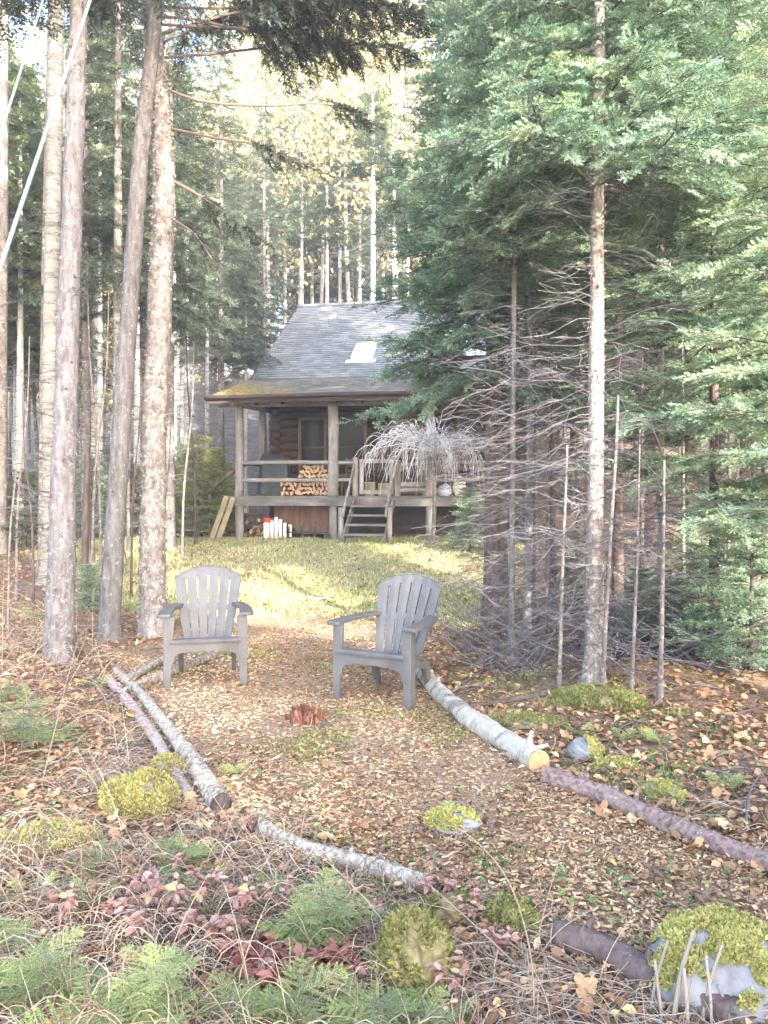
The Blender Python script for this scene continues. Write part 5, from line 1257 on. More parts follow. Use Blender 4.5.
# young firs
for (px, d, s, k, lab) in ((199, 18.6, 1.0, 2, 'young fir with sunlit yellow-green painted into its needles, left of the porch'), (176, 20.5, 1.0, 0, 'green young fir behind the yellow-green one'), (128, 18.4, 1.0, 1, 'low green young fir between the leaning and the flaky trunk'), (92, 17, .85, 0, 'green young fir low behind the big left trunk'),
        (25, 15, .9, 1, 'green young fir at the left edge above the leaf litter'), (60, 21, 1.2, 0, 'dark green young fir far behind the big left trunk'), (152, 22, 1.2, 1, 'green young fir far behind the flaky trunk'), (470, 14.4, .55, 0, 'low green young fir at the right end of the porch'),
        (90, 9.5, .28, 0, 'tiny fir seedling at the foot of the big left trunk'), (640, 7.9, .36, 0, 'small green fir among the bare saplings right of the straight fir'), (668, 7.1, .42, 1, 'bushy low fir beside the thin grey saplings'), (735, 7.5, .4, 0, 'low fir growing under the brown snag'), (708, 8.8, .5, 1, 'low green fir deep in the right of the thicket'), (752, 6.5, .75, 0, 'bushy light green fir at the right edge below the brown snag'), (702, 7.4, .5, 0, 'low fir left of the bushy one at the right edge'), (684, 8.9, .62, 1, 'low fir deep behind the thin grey saplings'), (728, 9.6, .7, 0, 'young fir deep behind the bushy one at the right edge'), (575, 9.6, .42, 1, 'small low fir in the brush left of the straight fir'), (214, 19.8, .9, 2, 'second young fir painted a sunlit yellow-green, close to the porch corner')):
    p = at(px, d); plant_tree(young[k], 'young_fir', lab, 'tree', p, px * .71, None, s)
# everything farther back
rf = np.random.default_rng(33)
def scatter(n, xr, yr, mind, keep):
    out = []
    while len(out) < n:
        x, y = rf.uniform(*xr), rf.uniform(*yr)
        if keep(x, y) and all((x - a) ** 2 + (y - b) ** 2 > mind ** 2 for a, b, _ in out): out.append((x, y, .8 + .4 * rf.random()))
    return out
def clear(x, y):
    inv = CM.inverted() @ Vector((x, y, 0)); 
    if -2.2 < inv.x < W + 1.5 and -3 < inv.y < 13.5: return False
    if abs(x - nb.location.x) < 4 and 29 < y < 39: return False
    if abs(x + 6) < 1.2 and y < 31: return False           # gap in front of the grey building
    return True
forest('slim pale bare stem among the trees left of the cabin', 'pale_conifer', [pole, far[1]], scatter(24, (-17, -4.4), (15.5, 34), 1.3, lambda x, y: clear(x, y) and x < -.17 * y - 1.2), 'pale stems left of the cabin', big=.85)
forest('low golden-leaved tree in the understorey left of the cabin', 'golden_tree', gold, scatter(9, (-20, -5.5), (24, 40), 2.2, lambda x, y: clear(x, y) and x < -.19 * y), 'golden understorey trees on the left', big=.6)
forest('grey-stemmed conifer in the forest left of the cabin', 'forest_conifer', [far[0], far[3], far[1]], scatter(26, (-24, -4.8), (20, 50), 2.0, lambda x, y: clear(x, y) and x < -.22 * y + .5), 'conifers left of the cabin')
forest('grey-stemmed conifer in the forest behind the cabin', 'forest_conifer', [far[0], far[1], far[3]], scatter(9, (-9, 13), (36, 62), 3.0, lambda x, y: clear(x, y) and x > -.2 * y), 'conifers behind the cabin', big=1.3)
forest('green conifer in the forest behind the firs on the right', 'forest_conifer', [far[2], far[3], far[2]], scatter(24, (5.5, 30), (13, 45), 2.2, lambda x, y: clear(x, y) and x > .2 * y), 'conifers right of the cabin')
forest('yellow-leaved tree in the forest behind the cabin', 'golden_tree', gold, scatter(40, (-16, 17), (32, 62), 2.4, clear), 'yellow trees behind the cabin', big=1.55)
forest('yellow-leaved tree in the forest far left', 'golden_tree', gold, scatter(9, (-28, -9), (26, 52), 3.0, clear), 'yellow trees on the left', big=1.3)
forest('distant conifer closing the forest', 'forest_conifer', [far[3], far[2]], scatter(26, (-50, 50), (62, 85), 3.5, lambda x, y: True), 'distant conifers', big=1.2)

# spruces beside the viewpoint that keep the near ground in shade
for i, (x, y, s, k) in enumerate(((3.4, -4.5, 1.0, 0), (4.5, -5.6, 1.2, 1), (2.6, -8.5, 1.25, 1), (5.4, -9, 1.35, 0), (2.6, -1.9, .7, 1), (7.2, -12, 1.4, 0), (4.2, -13, 1.4, 1))):
    plant_tree(mids[k], 'dark_spruce', 'dark spruce behind the viewpoint that shades the near path', 'tree', (x, y, hz(x, y)), i * 1.9, 'spruces behind the viewpoint', s)

for i, (x, y, s) in enumerate(((4.3, -1.6, 1.9), (3.5, -.5, 1.6), (5.3, -.6, 2.0), (2.9, -2.4, 1.7), (3.85, -1.0, 2.0))):  # firs added out of view to block sun from the near right ground
    plant_tree(young[i % 2], 'young_fir', 'unseen bushy young fir added beside the viewpoint to shade the near path', 'tree', (x, y, hz(x, y)), i * 1.3, 'unseen young firs added for shade beside the viewpoint', s)

forest('green conifer standing beside the clearing, beyond the near trees', 'forest_conifer', [far[2], far[0]], [(8.2, 8.6, .8), (10.5, 6.2, .9), (9.6, 11.4, .85), (12.5, 9.5, 1.0), (13.5, 4.5, .9), (-9, 7.5, .9), (-11.5, 10.5, 1.0), (-8.6, 11.5, .85), (-12.5, 6, .9)], 'conifers beside the clearing')
# ------------------------------------------------------------------ loose cover of the ground
def chips():
    r = np.random.default_rng(1); n = 92000; x, y = vis_points(n, 1.9, 10.2, r, 1.1, 1.6)
    sd = poly_sd(PATH, x, y) + (fbm(x * 2, y * 2, 8) - .5) * .5; ok = (sd > -.05) | ((r.random(n) < .10) & (sd > -.6)); x, y = x[ok], y[ok]; n = len(x)
    C = onground(x, y, .004 + 0.012 * r.random(n) ** 2)
    a = r.random(n) * 6.283; D = np.stack([np.cos(a), np.sin(a), r.normal(0, .16, n)], 1); Nn = unit(np.stack([r.normal(0, .3, n), r.normal(0, .3, n), np.ones(n)], 1))
    keep = r.random(n) < .5 + 1.2 * sstep(.3, .55, fbm(x * 1.9 + 7, y * 1.9, 24)); x, y, C, D, Nn = x[keep], y[keep], C[keep], D[keep], Nn[keep]; n = len(x); L = .009 + .032 * r.random(n) ** 2; Wd = .004 + .009 * r.random(n); Tk = .002 + .004 * r.random(n)
    D = unit(D); S = unit(np.cross(Nn, D)); U = np.cross(D, S); V = []
    for sz in (-1, 1):
        for sx, sy in ((-1, -.8), (1, -1), (.9, .7), (-1, 1)): V.append(C + D * (L * sx * .5)[:, None] + S * (Wd * sy * .5)[:, None] + U * (Tk * (sz * .5 + .3))[:, None])
    V = np.stack(V, 1); b = np.arange(n)[:, None] * 8; F = np.concatenate([b + np.array([q]) for q in ((4, 5, 6, 7), (0, 1, 5, 4), (1, 2, 6, 5), (2, 3, 7, 6), (3, 0, 4, 7))])
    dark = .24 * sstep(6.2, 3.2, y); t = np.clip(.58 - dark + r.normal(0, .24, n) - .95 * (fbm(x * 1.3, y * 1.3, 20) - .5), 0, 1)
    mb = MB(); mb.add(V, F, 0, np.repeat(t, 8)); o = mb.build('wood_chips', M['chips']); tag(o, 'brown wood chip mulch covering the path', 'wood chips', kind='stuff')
chips()

def litter():
    r = np.random.default_rng(2); n = 125000; x, y = vis_points(n, 1.9, 21, r, 1.8, 1.5)
    sp = poly_sd(PATH, x, y); sl = poly_sd(LAWN, x, y); dens = fbm(x * .8, y * .8, 31)
    pr = np.where(sp > .1, .035, np.where(sl > .1, .5, .95 * sstep(.25, .6, dens + .12))); ok = r.random(n) < pr; x, y = x[ok], y[ok]; n = len(x)
    ok = ~((x > -3.5) & (y > 17.3)); x, y = x[ok], y[ok]; n = len(x)
    C = onground(x, y, .006 + .03 * r.random(n) ** 2 * (y < 9)); a = r.random(n) * 6.283; D = np.stack([np.cos(a), np.sin(a), r.normal(0, .25, n)], 1); Nn = unit(np.stack([r.normal(0, .4, n), r.normal(0, .4, n), np.ones(n)], 1))
    L = .018 + .042 * r.random(n) ** 1.6; L = L * (1 + .03 * y) * np.where(y < 3.2, .8, 1); mb = MB(); leafquads(mb, C, D, Nn, L, L * (.45 + .4 * r.random(n)), 0, np.clip(.48 + r.normal(0, .24, n), 0, 1), .22, r.normal(0, .2, n))
    o = mb.build('leaf_litter', M['litter']); tag(o, 'fallen brown leaves strewn over the forest floor', 'leaf litter', kind='stuff')
litter()

def lawn_grass():
    r = np.random.default_rng(4); n = 150000; x, y = vis_points(n, 8.6, 17.9, r, 1.1, 1.0); sl = poly_sd(LAWN, x, y) + (fbm(x * 1.1, y * 1.1, 40) - .5) * 1.2
    cl = fbm(x * 2.2, y * 2.2, 50); ok = (sl > 0) & (r.random(n) < .35 + 1.2 * (cl - .3)); x, y, cl = x[ok], y[ok], cl[ok]; n = len(x)
    C = onground(x, y, -.003); a = r.random(n) * 6.283; h = (.025 + .045 * r.random(n)) * (.7 + cl * .8); ln = .9 * r.random(n); D = np.stack([np.cos(a) * ln, np.sin(a) * ln, np.ones(n)], 1)
    mb = MB(); w = .006 + .005 * r.random(n); S = np.stack([-np.sin(a), np.cos(a), 0 * a], 1); D = unit(D)
    V = np.stack([C - S * w[:, None], C + S * w[:, None], C + D * h[:, None]], 1); mb.add(V, np.arange(n * 3).reshape(-1, 3), 0, np.repeat(np.clip(.45 + r.normal(0, .22, n) + .9 * (fbm(x * .7, y * .7, 60) - .5), 0, 1), 3))
    o = mb.build('lawn_grass', M['grass']); tag(o, 'short patchy yellow-green grass on the slope below the cabin', 'grass', kind='stuff')
lawn_grass()

def stems():
    """the tangle of dead grey and straw-coloured stems at the near left and along the edges"""
    r = np.random.default_rng(6); mb = MB(); n = 30000; x, y = vis_points(n, 1.75, 8.5, r, 1.5, 2.3); sp = poly_sd(PATH, x, y); dens = fbm(x * 1.7 + 3, y * 1.7, 71)
    pr = np.where(x < -.1, .8, np.where(y < 3.0, .85, .30)) * sstep(.2, .55, dens + .12) * np.where(sp > .03, .02, 1) * np.where((y > 4.6) & (x > 0), .35, 1); ok = r.random(n) < pr; x, y = x[ok], y[ok]; n = len(x)
    A = onground(x, y, -.005); a = r.random(n) * 6.283; L = .06 + .24 * r.random(n) ** 1.6; e = r.uniform(.0, .6, n) ** 1.4; t = np.linspace(0, 1, 6)[None]; aa = a[:, None] + r.normal(0, .7, n)[:, None] * t
    Q = np.stack([A[:, 0:1] + L[:, None] * t * np.cos(aa), A[:, 1:2] + L[:, None] * t * np.sin(aa), A[:, 2:3] + .012 + L[:, None] * (e[:, None] * np.sin(t * 2.2) * .55 + .02 * np.sin(t * 9 + a[:, None]))], -1)
    g = height(Q[..., 0], Q[..., 1]); Q[..., 2] = np.maximum(Q[..., 2], g + .004)
    polysticks(mb, Q, np.linspace(.0022, .001, 6), 3, 0, np.clip(.5 + r.normal(0, .24, n), 0, 1))
    m = 60; i = r.integers(0, n, m); A = A[i]; h = .18 + .34 * r.random(m); ln = r.normal(0, .35, (m, 2)); t = np.linspace(0, 1, 5)[None]
    Q = np.stack([A[:, 0:1] + ln[:, 0:1] * h[:, None] * t ** 1.5, A[:, 1:2] + ln[:, 1:2] * h[:, None] * t ** 1.5, A[:, 2:3] + h[:, None] * t * .9], -1); polysticks(mb, Q, np.linspace(.0022, .0008, 5), 3, 0, np.clip(.6 + r.normal(0, .2, m), 0, 1))
    m = 4300; x = r.uniform(-1.75, .15, m); y = r.uniform(2.0, 4.4, m); ok = (poly_sd(PATH, x, y) < -.04) & (np.abs(x) < y * .58) & (fbm(x * 2.1, y * 2.1, 77) > .40); x, y = x[ok], y[ok]; m = len(x)
    A = onground(x, y, 0); a = r.normal(2.6, 1.0, m); L = .06 + .20 * r.random(m); t = np.linspace(0, 1, 7)[None]; aa = a[:, None] + r.normal(0, 1.1, m)[:, None] * t; up = r.uniform(.1, .8, m)[:, None]
    Q = np.stack([A[:, 0:1] + L[:, None] * t * np.cos(aa), A[:, 1:2] + L[:, None] * t * np.sin(aa) * .8, A[:, 2:3] + L[:, None] * up * np.sin(t * 2.5)], -1); Q[..., 2] = np.maximum(Q[..., 2], height(Q[..., 0], Q[..., 1]) + .004)
    polysticks(mb, Q, np.linspace(.0021, .0009, 7), 3, 0, np.clip(.45 + r.normal(0, .26, m), 0, 1))
    m = 2600; x = r.uniform(-5, -1.5, m); y = r.uniform(4.2, 9.5, m); ok = (poly_sd(PATH, x, y) < -.1) & (fbm(x * 1.6, y * 1.6, 79) > .42); x, y = x[ok], y[ok]; m = len(x)
    A = onground(x, y, 0); a = r.random(m) * 6.283; L = .12 + .4 * r.random(m) ** 1.5; t = np.linspace(0, 1, 7)[None]; aa = a[:, None] + r.normal(0, .9, m)[:, None] * t; up = (r.random(m) ** 2 * .9)[:, None]
    Q = np.stack([A[:, 0:1] + L[:, None] * t * np.cos(aa), A[:, 1:2] + L[:, None] * t * np.sin(aa), A[:, 2:3] + L[:, None] * up * np.sin(t * 2.3)], -1); Q[..., 2] = np.maximum(Q[..., 2], height(Q[..., 0], Q[..., 1]) + .006)
    polysticks(mb, Q, np.linspace(.0032, .0012, 7), 3, 0, np.clip(.42 + r.normal(0, .26, m), 0, 1))
    o = mb.build('dry_stems', M['straw']); tag(o, 'tangle of dead grey and straw-coloured stems in the near undergrowth', 'undergrowth', kind='stuff')
stems()

def cover():
    r = np.random.default_rng(8); n = 26000; x, y = vis_points(n, 1.8, 12, r, 1.75, 2.1); sp = poly_sd(PATH, x, y); d = fbm(x * 1.9 + 9, y * 1.9, 83); pr = np.where(sp > .1, .07 + .25 * sstep(.55, .7, d), .85 * sstep(.48, .66, d)); ok = r.random(n) < pr; x, y = x[ok], y[ok]; n = len(x)
    C = onground(x, y, .01 + .03 * r.random(n)); a = r.random(n) * 6.283; L = .014 + .026 * r.random(n); mb = MB()
    leafquads(mb, C, np.stack([np.cos(a), np.sin(a), .1 + .3 * r.random(n)], 1), unit(np.stack([r.normal(0, .3, n), r.normal(0, .3, n), np.ones(n)], 1)), L, L * .62, 0, np.clip(.5 + r.normal(0, .25, n), 0, 1), .12, r.normal(-.05, .1, n))
    o = mb.build('ground_cover', M['cover']); tag(o, 'small low green leaves growing between the litter', 'ground cover', kind='stuff')
cover()

def moss_carpet():
    r = np.random.default_rng(18); n = 150000; x, y = vis_points(n, 1.9, 8.5, r, 1.5, 1.8); sp = poly_sd(PATH, x, y); d = fbm(x * 2.3 + 4, y * 2.3 + 1, 93, 4)
    near = np.exp(-(((x - 1.45) / .7) ** 2 + ((y - 5.4) / 1.0) ** 2)); thr = np.where(sp > -.05, .635 - .09 * np.exp(-((x + .35) ** 2 + (y - 4.35) ** 2) / .3), .60 - .2 * near - .03 * (x < 0)); ok = d > thr; x, y, d, thr = x[ok], y[ok], d[ok], thr[ok]; n = len(x)
    C = onground(x, y, -.002); D = np.stack([r.normal(0, .6, n), r.normal(0, .6, n), np.ones(n)], 1); l = (.008 + .012 * r.random(n)) * (1 + np.clip((d - thr) * 6, 0, 1)); mb = MB()
    leafquads(mb, C, D, r.normal(0, 1, (n, 3)), l, l * .55, 0, np.clip(.35 + r.normal(0, .22, n) + 2 * (d - thr), 0, 1)); o = mb.build('moss_carpet', M['mossgreen']); tag(o, 'thin moss creeping over the ground between the leaves', 'moss', kind='stuff')
moss_carpet()

# ---------------- individual plants near the camera
def seedling(seed, H, Lm, mat='needle_seed', kind='fern', tint=.5, tiers=3):
    r = np.random.default_rng(seed); mb = MB(); tr = MB(); tube(tr, catmull([(0, 0, -.02), (.01, .0, H * .5), (.0, .01, H)], 8), np.linspace(.006, .002, 8), 6); O = []; X = []; Z = []; S = []; T = []
    for k in range(tiers):
        z = H * (.25 + .62 * k / max(1, tiers - 1)); Lz = Lm * (1 - .5 * k / tiers); a0 = r.random() * 6.28
        for b in range(6):
            a = a0 + b * 1.047 + r.normal() * .2; O.append((0, 0, z)); X.append((math.cos(a), math.sin(a), r.uniform(-.12, .3))); Z.append((r.normal() * .15, r.normal() * .15, 1)); S.append(Lz * (.75 + .4 * r.random())); T.append(np.clip(tint + r.normal() * .14, 0, 1))
    O.append((0, 0, H * .9)); X.append((.2, .1, 1)); Z.append((1, 0, 0)); S.append(Lm * .4); T.append(tint)
    put_sprays(mb, kind, np.array(O), np.array(X), np.array(Z), S, T, 1, .0015, r)
    return {'stem': tr.mesh('stem', [M['twig']]), 'fronds': mb.mesh('fronds', [M[mat], M['twig']])}
SD = [seedling(301, .14, .24), seedling(302, .26, .26, tint=.58, tiers=4), seedling(303, .10, .2, tint=.45, tiers=2)]
for i, (px, py, k, s, lab) in enumerate(((44, 1012, 1, .9, 'fir seedling in the bottom left corner'), (150, 1024, 1, .85, 'fir seedling at the bottom edge right of the corner one'), (300, 1034, 0, 1.2, 'bright fir seedling at the bottom edge left of the mossy hump'), (372, 1040, 0, 1.0, 'bright fir seedling just below the mossy hump'),
        (322, 948, 1, .95, 'upright fir seedling with a thin stem in front of the crooked grey log'), (182, 872, 0, .9, 'light green fir seedling below the bright moss cushion'), (96, 872, 2, .9, 'small green fir seedling among the dry stems left of centre'), (22, 752, 1, 1.35, 'wide light green fir seedling at the left edge above the moss patch'),
        (6, 704, 0, 1.1, 'green fir seedling cut by the left edge'), (60, 742, 2, 1.0, 'small flat fir seedling right of the wide one at the left edge'), (230, 1032, 2, 1.1, 'low fir seedling at the bottom edge beneath the red leaves'), (100, 1034, 2, 1.2, 'flat fir seedling between the two bottom left seedlings'), (262, 905, 2, .9, 'small flat fir seedling beside the red-leaved shrubs'), (425, 1042, 2, 1.0, 'low fir seedling at the bottom right of the mossy hump'), (14, 960, 2, 1.0, 'small fir seedling at the left edge near the bottom'), (80, 655, 2, .8, 'tiny flat seedling at the foot of the big left trunk'))):
    p = G(px, py); plant_tree(SD[k], 'fir_seedling', lab, 'seedling', p, i * 1.7, None, s * .86)
def fern(seed):
    r = np.random.default_rng(seed); mb = MB(); O = []; X = []; Z = []; S = []; T = []
    for k in range(7):
        a = r.random() * 6.28; O.append((0, 0, .01)); X.append((math.cos(a), math.sin(a), .35 + .3 * r.random())); Z.append((-math.cos(a) * .4, -math.sin(a) * .4, 1)); S.append(.13 + .07 * r.random()); T.append(.6 + .3 * r.random())
    put_sprays(mb, 'fern', np.array(O), np.array(X), np.array(Z), S, T, 1, .001, r); return {'fronds': mb.mesh('fronds', [M['needle_seed'], M['twig']])}
FE = [fern(1), fern(2)]
for i, (px, py, s, lab) in enumerate(((460, 826, .85, 'small pale green fern on the flat mossy stone'), (586, 738, .8, 'small fern behind the sawn end of the birch log'), (628, 742, .8, 'small fern behind the small white rock'), (586, 800, .55, 'small fern in front of the log joint'), (232, 776, .6, 'small green fern at the edge of the pale left log'), (660, 745, .8, 'small fern below the bare saplings on the right'), (205, 905, 1.0, 'green fern among the red-leaved shoots'), (92, 905, .9, 'green fern in the dry stems left of the red-leaved shoots'), (30, 905, .9, 'green fern low at the left edge'), (128, 610, 1.3, 'fern between the leaning trunk and the flaky trunk'), (32, 620, 1.4, 'fern on the litter left of the big trunk'), (100, 690, 1.1, 'fern on the litter just left of the log ends'), (172, 625, 1.1, 'fern behind the left chair'), (720, 790, .8, 'fern behind the dark log at the right edge'))):
    plant_tree(FE[i % 2], 'fern', lab, 'fern', G(px, py), i * 1.3, None, s)
def redshrub(seed, H, n, tint):
    r = np.random.default_rng(seed); st = MB(); lf = MB(); k = 5; C = []; D = []
    for s in range(k):
        a = r.random() * 6.28; P = catmull([(0, 0, -.01), (math.cos(a) * H * .15, math.sin(a) * H * .15, H * .5), (math.cos(a) * H * .4, math.sin(a) * H * .4, H * (.75 + .3 * r.random()))], 7); polysticks(st, P[None], np.linspace(.0022, .001, 7)[None], 4, 0, .3)
        for q in range(n):
            f = r.uniform(.3, 1) * 6; i = min(int(f), 5); o = P[i] + (P[i + 1] - P[i]) * (f - i); b = r.random() * 6.28; C.append(o); D.append((math.cos(b), math.sin(b), r.uniform(-.3, .5)))
    C = np.array(C); D = np.array(D); m = len(C); l = .03 + .025 * r.random(m)
    leafquads(lf, C, D, unit(np.stack([r.normal(0, .4, m), r.normal(0, .4, m), np.ones(m)], 1)), l, l * .5, 0, np.clip(tint + r.normal(0, .2, m), 0, 1), .15, r.normal(-.1, .15, m))
    return {'stem': st.mesh('stem', [M['twig']]), 'leaves': lf.mesh('leaves', [M['redleaf']])}
RS = [redshrub(1, .19, 9, .65), redshrub(2, .15, 11, .6), redshrub(3, .09, 14, .25)]
GRS = 'red-leaved shoots in the near undergrowth'
for i, (px, py, k, s) in enumerate(((60, 930, 0, .9), (345, 905, 1, .8), (470, 925, 0, .7), (500, 960, 1, .8), (140, 950, 0, 1.0), (280, 915, 0, .8), (165, 930, 0, 1.1), (192, 948, 0, 1.0), (226, 952, 1, 1.15), (238, 925, 0, .95), (152, 905, 1, 1.0), (120, 925, 1, .9), (366, 930, 1, .8), (428, 905, 0, .8), (452, 900, 1, .7), (205, 900, 1, .9), (248, 838, 0, .7), (450, 1000, 0, .8), (440, 985, 1, .7), (180, 880, 0, .8))):
    plant_tree(RS[k], 'red_leaved_shoot', 'dusty red-leaved shoot growing in the near undergrowth', 'shrub', G(px, py), i * 2.1, GRS, s)
GRC = 'deep red low plants at the bottom'
for i, (px, py) in enumerate(((252, 985), (272, 998), (290, 975), (312, 985), (330, 970), (262, 965), (236, 972), (300, 1004), (345, 990), (282, 960))):
    plant_tree(RS[2], 'red_ground_plant', 'low deep red plant in the patch above the bottom fir seedlings', 'plant', G(px, py), i * 2.3, GRC, 1.15)
# big fallen leaves, lobed outlines
def lobed(seed, S, tint):
    r = np.random.default_rng(seed); pts = []; n = 44
    for k in range(n):
        a = -math.pi / 2 + 2 * math.pi * k / n; lob = abs(math.cos(2.5 * (a - math.pi / 2))) ** .7; q = .42 + .58 * lob * (1 - .25 * abs(math.sin((a - math.pi / 2) / 2))) + r.normal() * .04
        if abs(k) < 2 or k > n - 2: q = .35
        pts.append((q * math.cos(a) * S * .5, q * math.sin(a) * S * .5))
    V = [(0, 0, 0)]
    for f in (.5, 1):
        for x, y in pts: V.append((x * f, y * f, (.25 * (x * f) ** 2 / S * 2 + .10 * S * math.sin(3 * math.atan2(y, x) + seed) * f * f + .16 * S * f * f * r.random() * .5)))
    F = [(0, 1 + k, 1 + (k + 1) % n) for k in range(n)]; F4 = [(1 + k, 1 + n + k, 1 + n + (k + 1) % n, 1 + (k + 1) % n) for k in range(n)]
    mb = MB(); mb.add(V, F + F4, 0, tint); tube(mb, [(0, 0, .004), (0, -S * .35, .01), (.01, -S * .75, .03)], .0016, 4, 0, max(0, tint - .3)); return mb.mesh('fallen_leaf', [M['litter']])
LF = [lobed(k, .115 + .012 * (k % 3), t_) for k, t_ in enumerate((.82, .5, .9, .62, .74, .35))]
for i, (px, py, k, s, lab) in enumerate(((133, 975, 1, 1.0, 'big curled brown maple leaf low on the left near the bottom'), (330, 846, 2, .9, 'pale tan lobed leaf resting on the crooked grey log'), (360, 832, 1, .95, 'rusty lobed leaf on the mulch behind the crooked grey log'), (118, 838, 4, .9, 'tan lobed leaf among dry stems under the moss cushion'), (724, 834, 2, 1.1, 'large pale orange lobed leaf beside the dark log at the right'), (692, 854, 4, 1.0, 'tan lobed leaf leaning on the dark log'), (634, 828, 0, 1.0, 'orange-brown lobed leaf on the dark log, second from the joint'),
        (602, 818, 1, .9, 'rusty lobed leaf at the dark log near the fern'), (680, 878, 3, .8, 'brown lobed leaf on the mulch in front of the dark log'), (276, 838, 3, .9, 'pinkish brown lobed leaf where the crooked log begins'), (585, 1000, 4, .9, 'tan lobed leaf at the bottom beside the decaying log'), (660, 720, 2, .9, 'pale lobed leaf below the bare saplings'), (742, 742, 0, .9, 'orange lobed leaf at the right edge under the firs'), (710, 760, 3, 1.0, 'brown lobed leaf in the brush at the right'), (640, 762, 0, .8, 'orange lobed leaf beside the small white rock'), (100, 960, 5, .9, 'dark brown lobed leaf left of the big curled maple leaf'), (760, 876, 3, .9, 'brown lobed leaf at the end of the dark log'), (566, 742, 4, .8, 'tan lobed leaf behind the birch log'), (205, 832, 2, .7, 'pale lobed leaf just below the end of the pale left log'))):
    p = G(px, py); o = link('fallen_leaf', LF[k], None, (p.x, p.y, p.z + .035)); o.rotation_euler = (.25 + .5 * math.sin(i * 3.1), .35 * math.sin(i * 1.7), i * 1.9); o.scale = (s,) * 3; tag(o, lab, 'leaf')
# pale cut stalks beside the boulder, arching dry weeds
GS = 'pale broken stalks in front of the boulder'
for i, (a, b, r_) in enumerate((((648, 1016), (668, 940), .0065), ((672, 1024), (694, 930), .0085), ((664, 1026), (655, 960), .006), ((700, 1024), (722, 945), .006), ((688, 1030), (684, 968), .0065), ((712, 1030), (706, 955), .005), ((640, 1000), (700, 975), .005), ((735, 1030), (718, 985), .006))):
    g = G(a[0], a[1]); d = g.y; tp = at(b[0], d + .03, b[1]) - g; mb = MB(); tube(mb, catmull([(0, 0, -.02), (tp.x * .45, tp.y * .5 + .01 * math.sin(i), tp.z * .5), tuple(tp)], 7), np.linspace(r_, r_ * .7, 7), 7, 0, .3 + .1 * (i % 6), rough=.25, rseed=i)
    tag(mb.build('broken_stalk', M['stalk'], None, True, g), 'pale broken stalk standing in front of the mossy boulder', 'stalk', GS)
for i, (lab, pts) in enumerate((('long pale weed stem arching from the fern stone down to the bottom edge', [(535, 1020), (530, 950), (508, 880), (470, 836), (440, 822)]), ('forked dry weed stem crossing the arching stem near the bottom', [(528, 968), (560, 930), (600, 905)]), ('thin pale stem slanting behind the mossy hump', [(530, 975), (480, 930), (430, 885)]), ('bent dry weed stem standing left of the pale left logs', [(40, 790), (62, 700), (78, 640)]), ('thin upright dry stem by the big left trunk', [(92, 662), (93, 600), (95, 585)]), ('thin dead stem rising at the left edge', [(2, 680), (3, 600), (5, 560)]))):
    g = G(*pts[0]); d = g.y; Q = [(0, 0, -.01)] + [tuple(at(x, d + .05 * q, y) - g) for q, (x, y) in enumerate(pts[1:], 1)]; mb = MB(); tube(mb, catmull(Q, 16), np.linspace(.0032, .0014, 16), 5, 0, .35); tag(mb.build('weed_stem', M['stalk'], None, True, g), lab, 'weed')
# fallen twigs on the litter
GT = 'fallen sticks on the forest floor'
r = np.random.default_rng(44)
for i, (a, b) in enumerate((((20, 705), (95, 690)), ((150, 742), (70, 776)), ((45, 735), (150, 690)), ((60, 800), (135, 765)), ((620, 735), (740, 705)), ((700, 730), (768, 708)), ((690, 770), (768, 800)), ((655, 720), (600, 745)), ((455, 690), (520, 652)), ((440, 700), (500, 690)), ((720, 690), (640, 700)), ((745, 835), (768, 770)), ((110, 700), (60, 660)), ((205, 650), (130, 655)))):
    A, B_ = G(*a), G(*b); m_ = (A + B_) / 2; mb = MB(); Q = catmull([(0, 0, .012), tuple(m_ - A + Vector((r.normal() * .05, 0, .03 + .05 * r.random()))), tuple(B_ - A + Vector((0, 0, .02)))], 12); tube(mb, Q, np.linspace(.008, .003, 12), 6, 0, .3 + .5 * r.random(), rough=.2, rseed=i)
    for s in range(3):
        j = r.integers(3, 10); d = Q[j] - Q[j - 1]; d /= np.linalg.norm(d); e = np.array([-d[1], d[0], .3]) * (1 if s % 2 else -1); tube(mb, [Q[j], Q[j] + (d + e) * .06, Q[j] + (d * 1.6 + e) * .11], [.004, .003, .001], 4, 0, .5)
    tag(mb.build('fallen_stick', M['twig'], None, True, A), 'dead forked stick lying on the leaf litter', 'stick', GT)

# ------------------------------------------------------------------ two cables that cross the upper left corner
m, nt, b = nodes('pale_cable'); b.inputs['Base Color'].default_value = (.2, .235, .25, 1); b.inputs['Roughness'].default_value = .5
for lab, (p0, p1), r_ in (('thick pale grey cable slanting across the upper left in front of the big trunk', ((88, 0, 5.2), (-4, 275, 3.6)), .0105), ('thinner pale cable in the far upper left corner', ((41, 0, 5.6), (-6, 150, 4.0)), .0075)):
    A = at(p0[0], p0[2], p0[1]); B_ = at(p1[0], p1[2], p1[1]); d = B_ - A; A2 = A - d * 3.2; B2 = B_ + d * 1.05
    mid = (A2 + B2) / 2 - Vector((0, 0, .05)); mb = MB(); tube(mb, catmull([tuple(q - A2) for q in (A2, mid, B2)], 20), r_, 8); tag(mb.build('cable', m, None, True, A2), lab, 'cable')

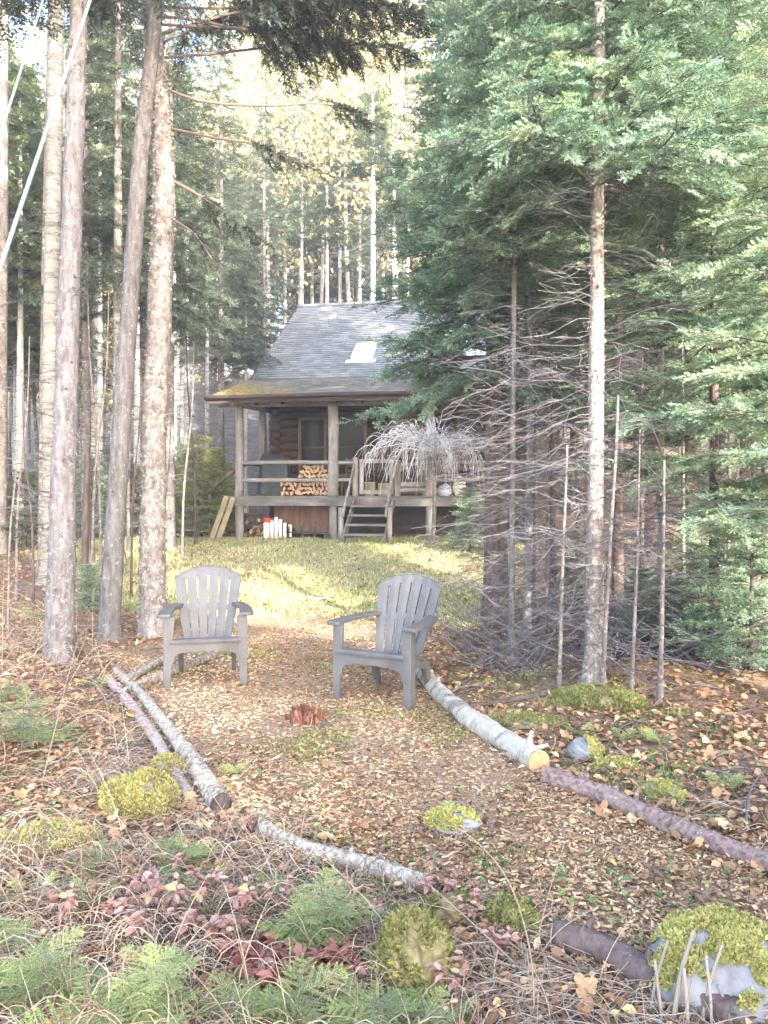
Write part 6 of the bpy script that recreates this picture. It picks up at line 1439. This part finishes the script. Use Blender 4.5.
# ------------------------------------------------------------------ light, sky, camera
cam = bpy.data.cameras.new('camera'); co = bpy.data.objects.new('camera', cam); COL.objects.link(co); scene.camera = co
co.location = (0, 0, EYE); co.rotation_euler = (R(90), 0, 0); cam.sensor_fit = 'VERTICAL'; cam.sensor_height = 36; cam.lens = 36 * F_PX / 1024; cam.shift_y = (HORIZ - 512) / 1024; cam.clip_end = 400; cam.clip_start = .05
SUN_EL, SUN_AZ = R(23), math.atan2(.46, -.88)          # low, behind the camera to the right
w = bpy.data.worlds.new('World'); scene.world = w; w.use_nodes = True; nt = w.node_tree; bg = nt.nodes['Background']
sky = nt.nodes.new('ShaderNodeTexSky'); sky.sky_type = 'NISHITA'; sky.sun_disc = False; sky.sun_elevation = SUN_EL; sky.sun_rotation = SUN_AZ; sky.dust_density = 2.5; sky.air_density = 1.0; sky.altitude = 100
nt.links.new(sky.outputs[0], bg.inputs[0]); bg.inputs[1].default_value = .15
L = bpy.data.lights.new('sun', 'SUN'); L.energy = 2.2; L.angle = R(.5); L.color = (1, .91, .78); lo = bpy.data.objects.new('sun', L); COL.objects.link(lo)
dv = Vector((math.sin(SUN_AZ) * math.cos(SUN_EL), math.cos(SUN_AZ) * math.cos(SUN_EL), math.sin(SUN_EL))); lo.rotation_euler = dv.to_track_quat('Z', 'Y').to_euler(); lo.location = (0, 0, 20)
v = scene.view_settings; scene.display_settings.display_device = 'sRGB'; v.view_transform = 'Standard'; v.look = 'None'; v.exposure = 3.93; v.gamma = 1; v.use_curve_mapping = False
scene.cycles.use_denoising = True; scene.cycles.denoiser = 'OPENIMAGEDENOISE'; scene.cycles.denoising_input_passes = 'RGB_ALBEDO_NORMAL'; scene.cycles.denoising_prefilter = 'NONE'; scene.cycles.volume_bounces = 0; scene.cycles.volume_step_rate = 4; scene.cycles.max_bounces = 6; scene.cycles.diffuse_bounces = 3; scene.cycles.transmission_bounces = 3; scene.cycles.use_light_tree = False
scene.render.use_persistent_data = False

HAZE = 0.0028
if HAZE:
    mb = MB(); box(mb, (0, 46, 19), (150, 150, 44)); m = bpy.data.materials.new('haze_air'); m.use_nodes = True; nt = m.node_tree; nt.nodes.clear()
    o_ = nt.nodes.new('ShaderNodeOutputMaterial'); pv = nt.nodes.new('ShaderNodeVolumePrincipled'); pv.inputs['Color'].default_value = (.86, .92, 1, 1); pv.inputs['Density'].default_value = HAZE; pv.inputs['Anisotropy'].default_value = .2
    nt.links.new(pv.outputs[0], o_.inputs['Volume']); tag(mb.build('haze', m), kind='stuff')
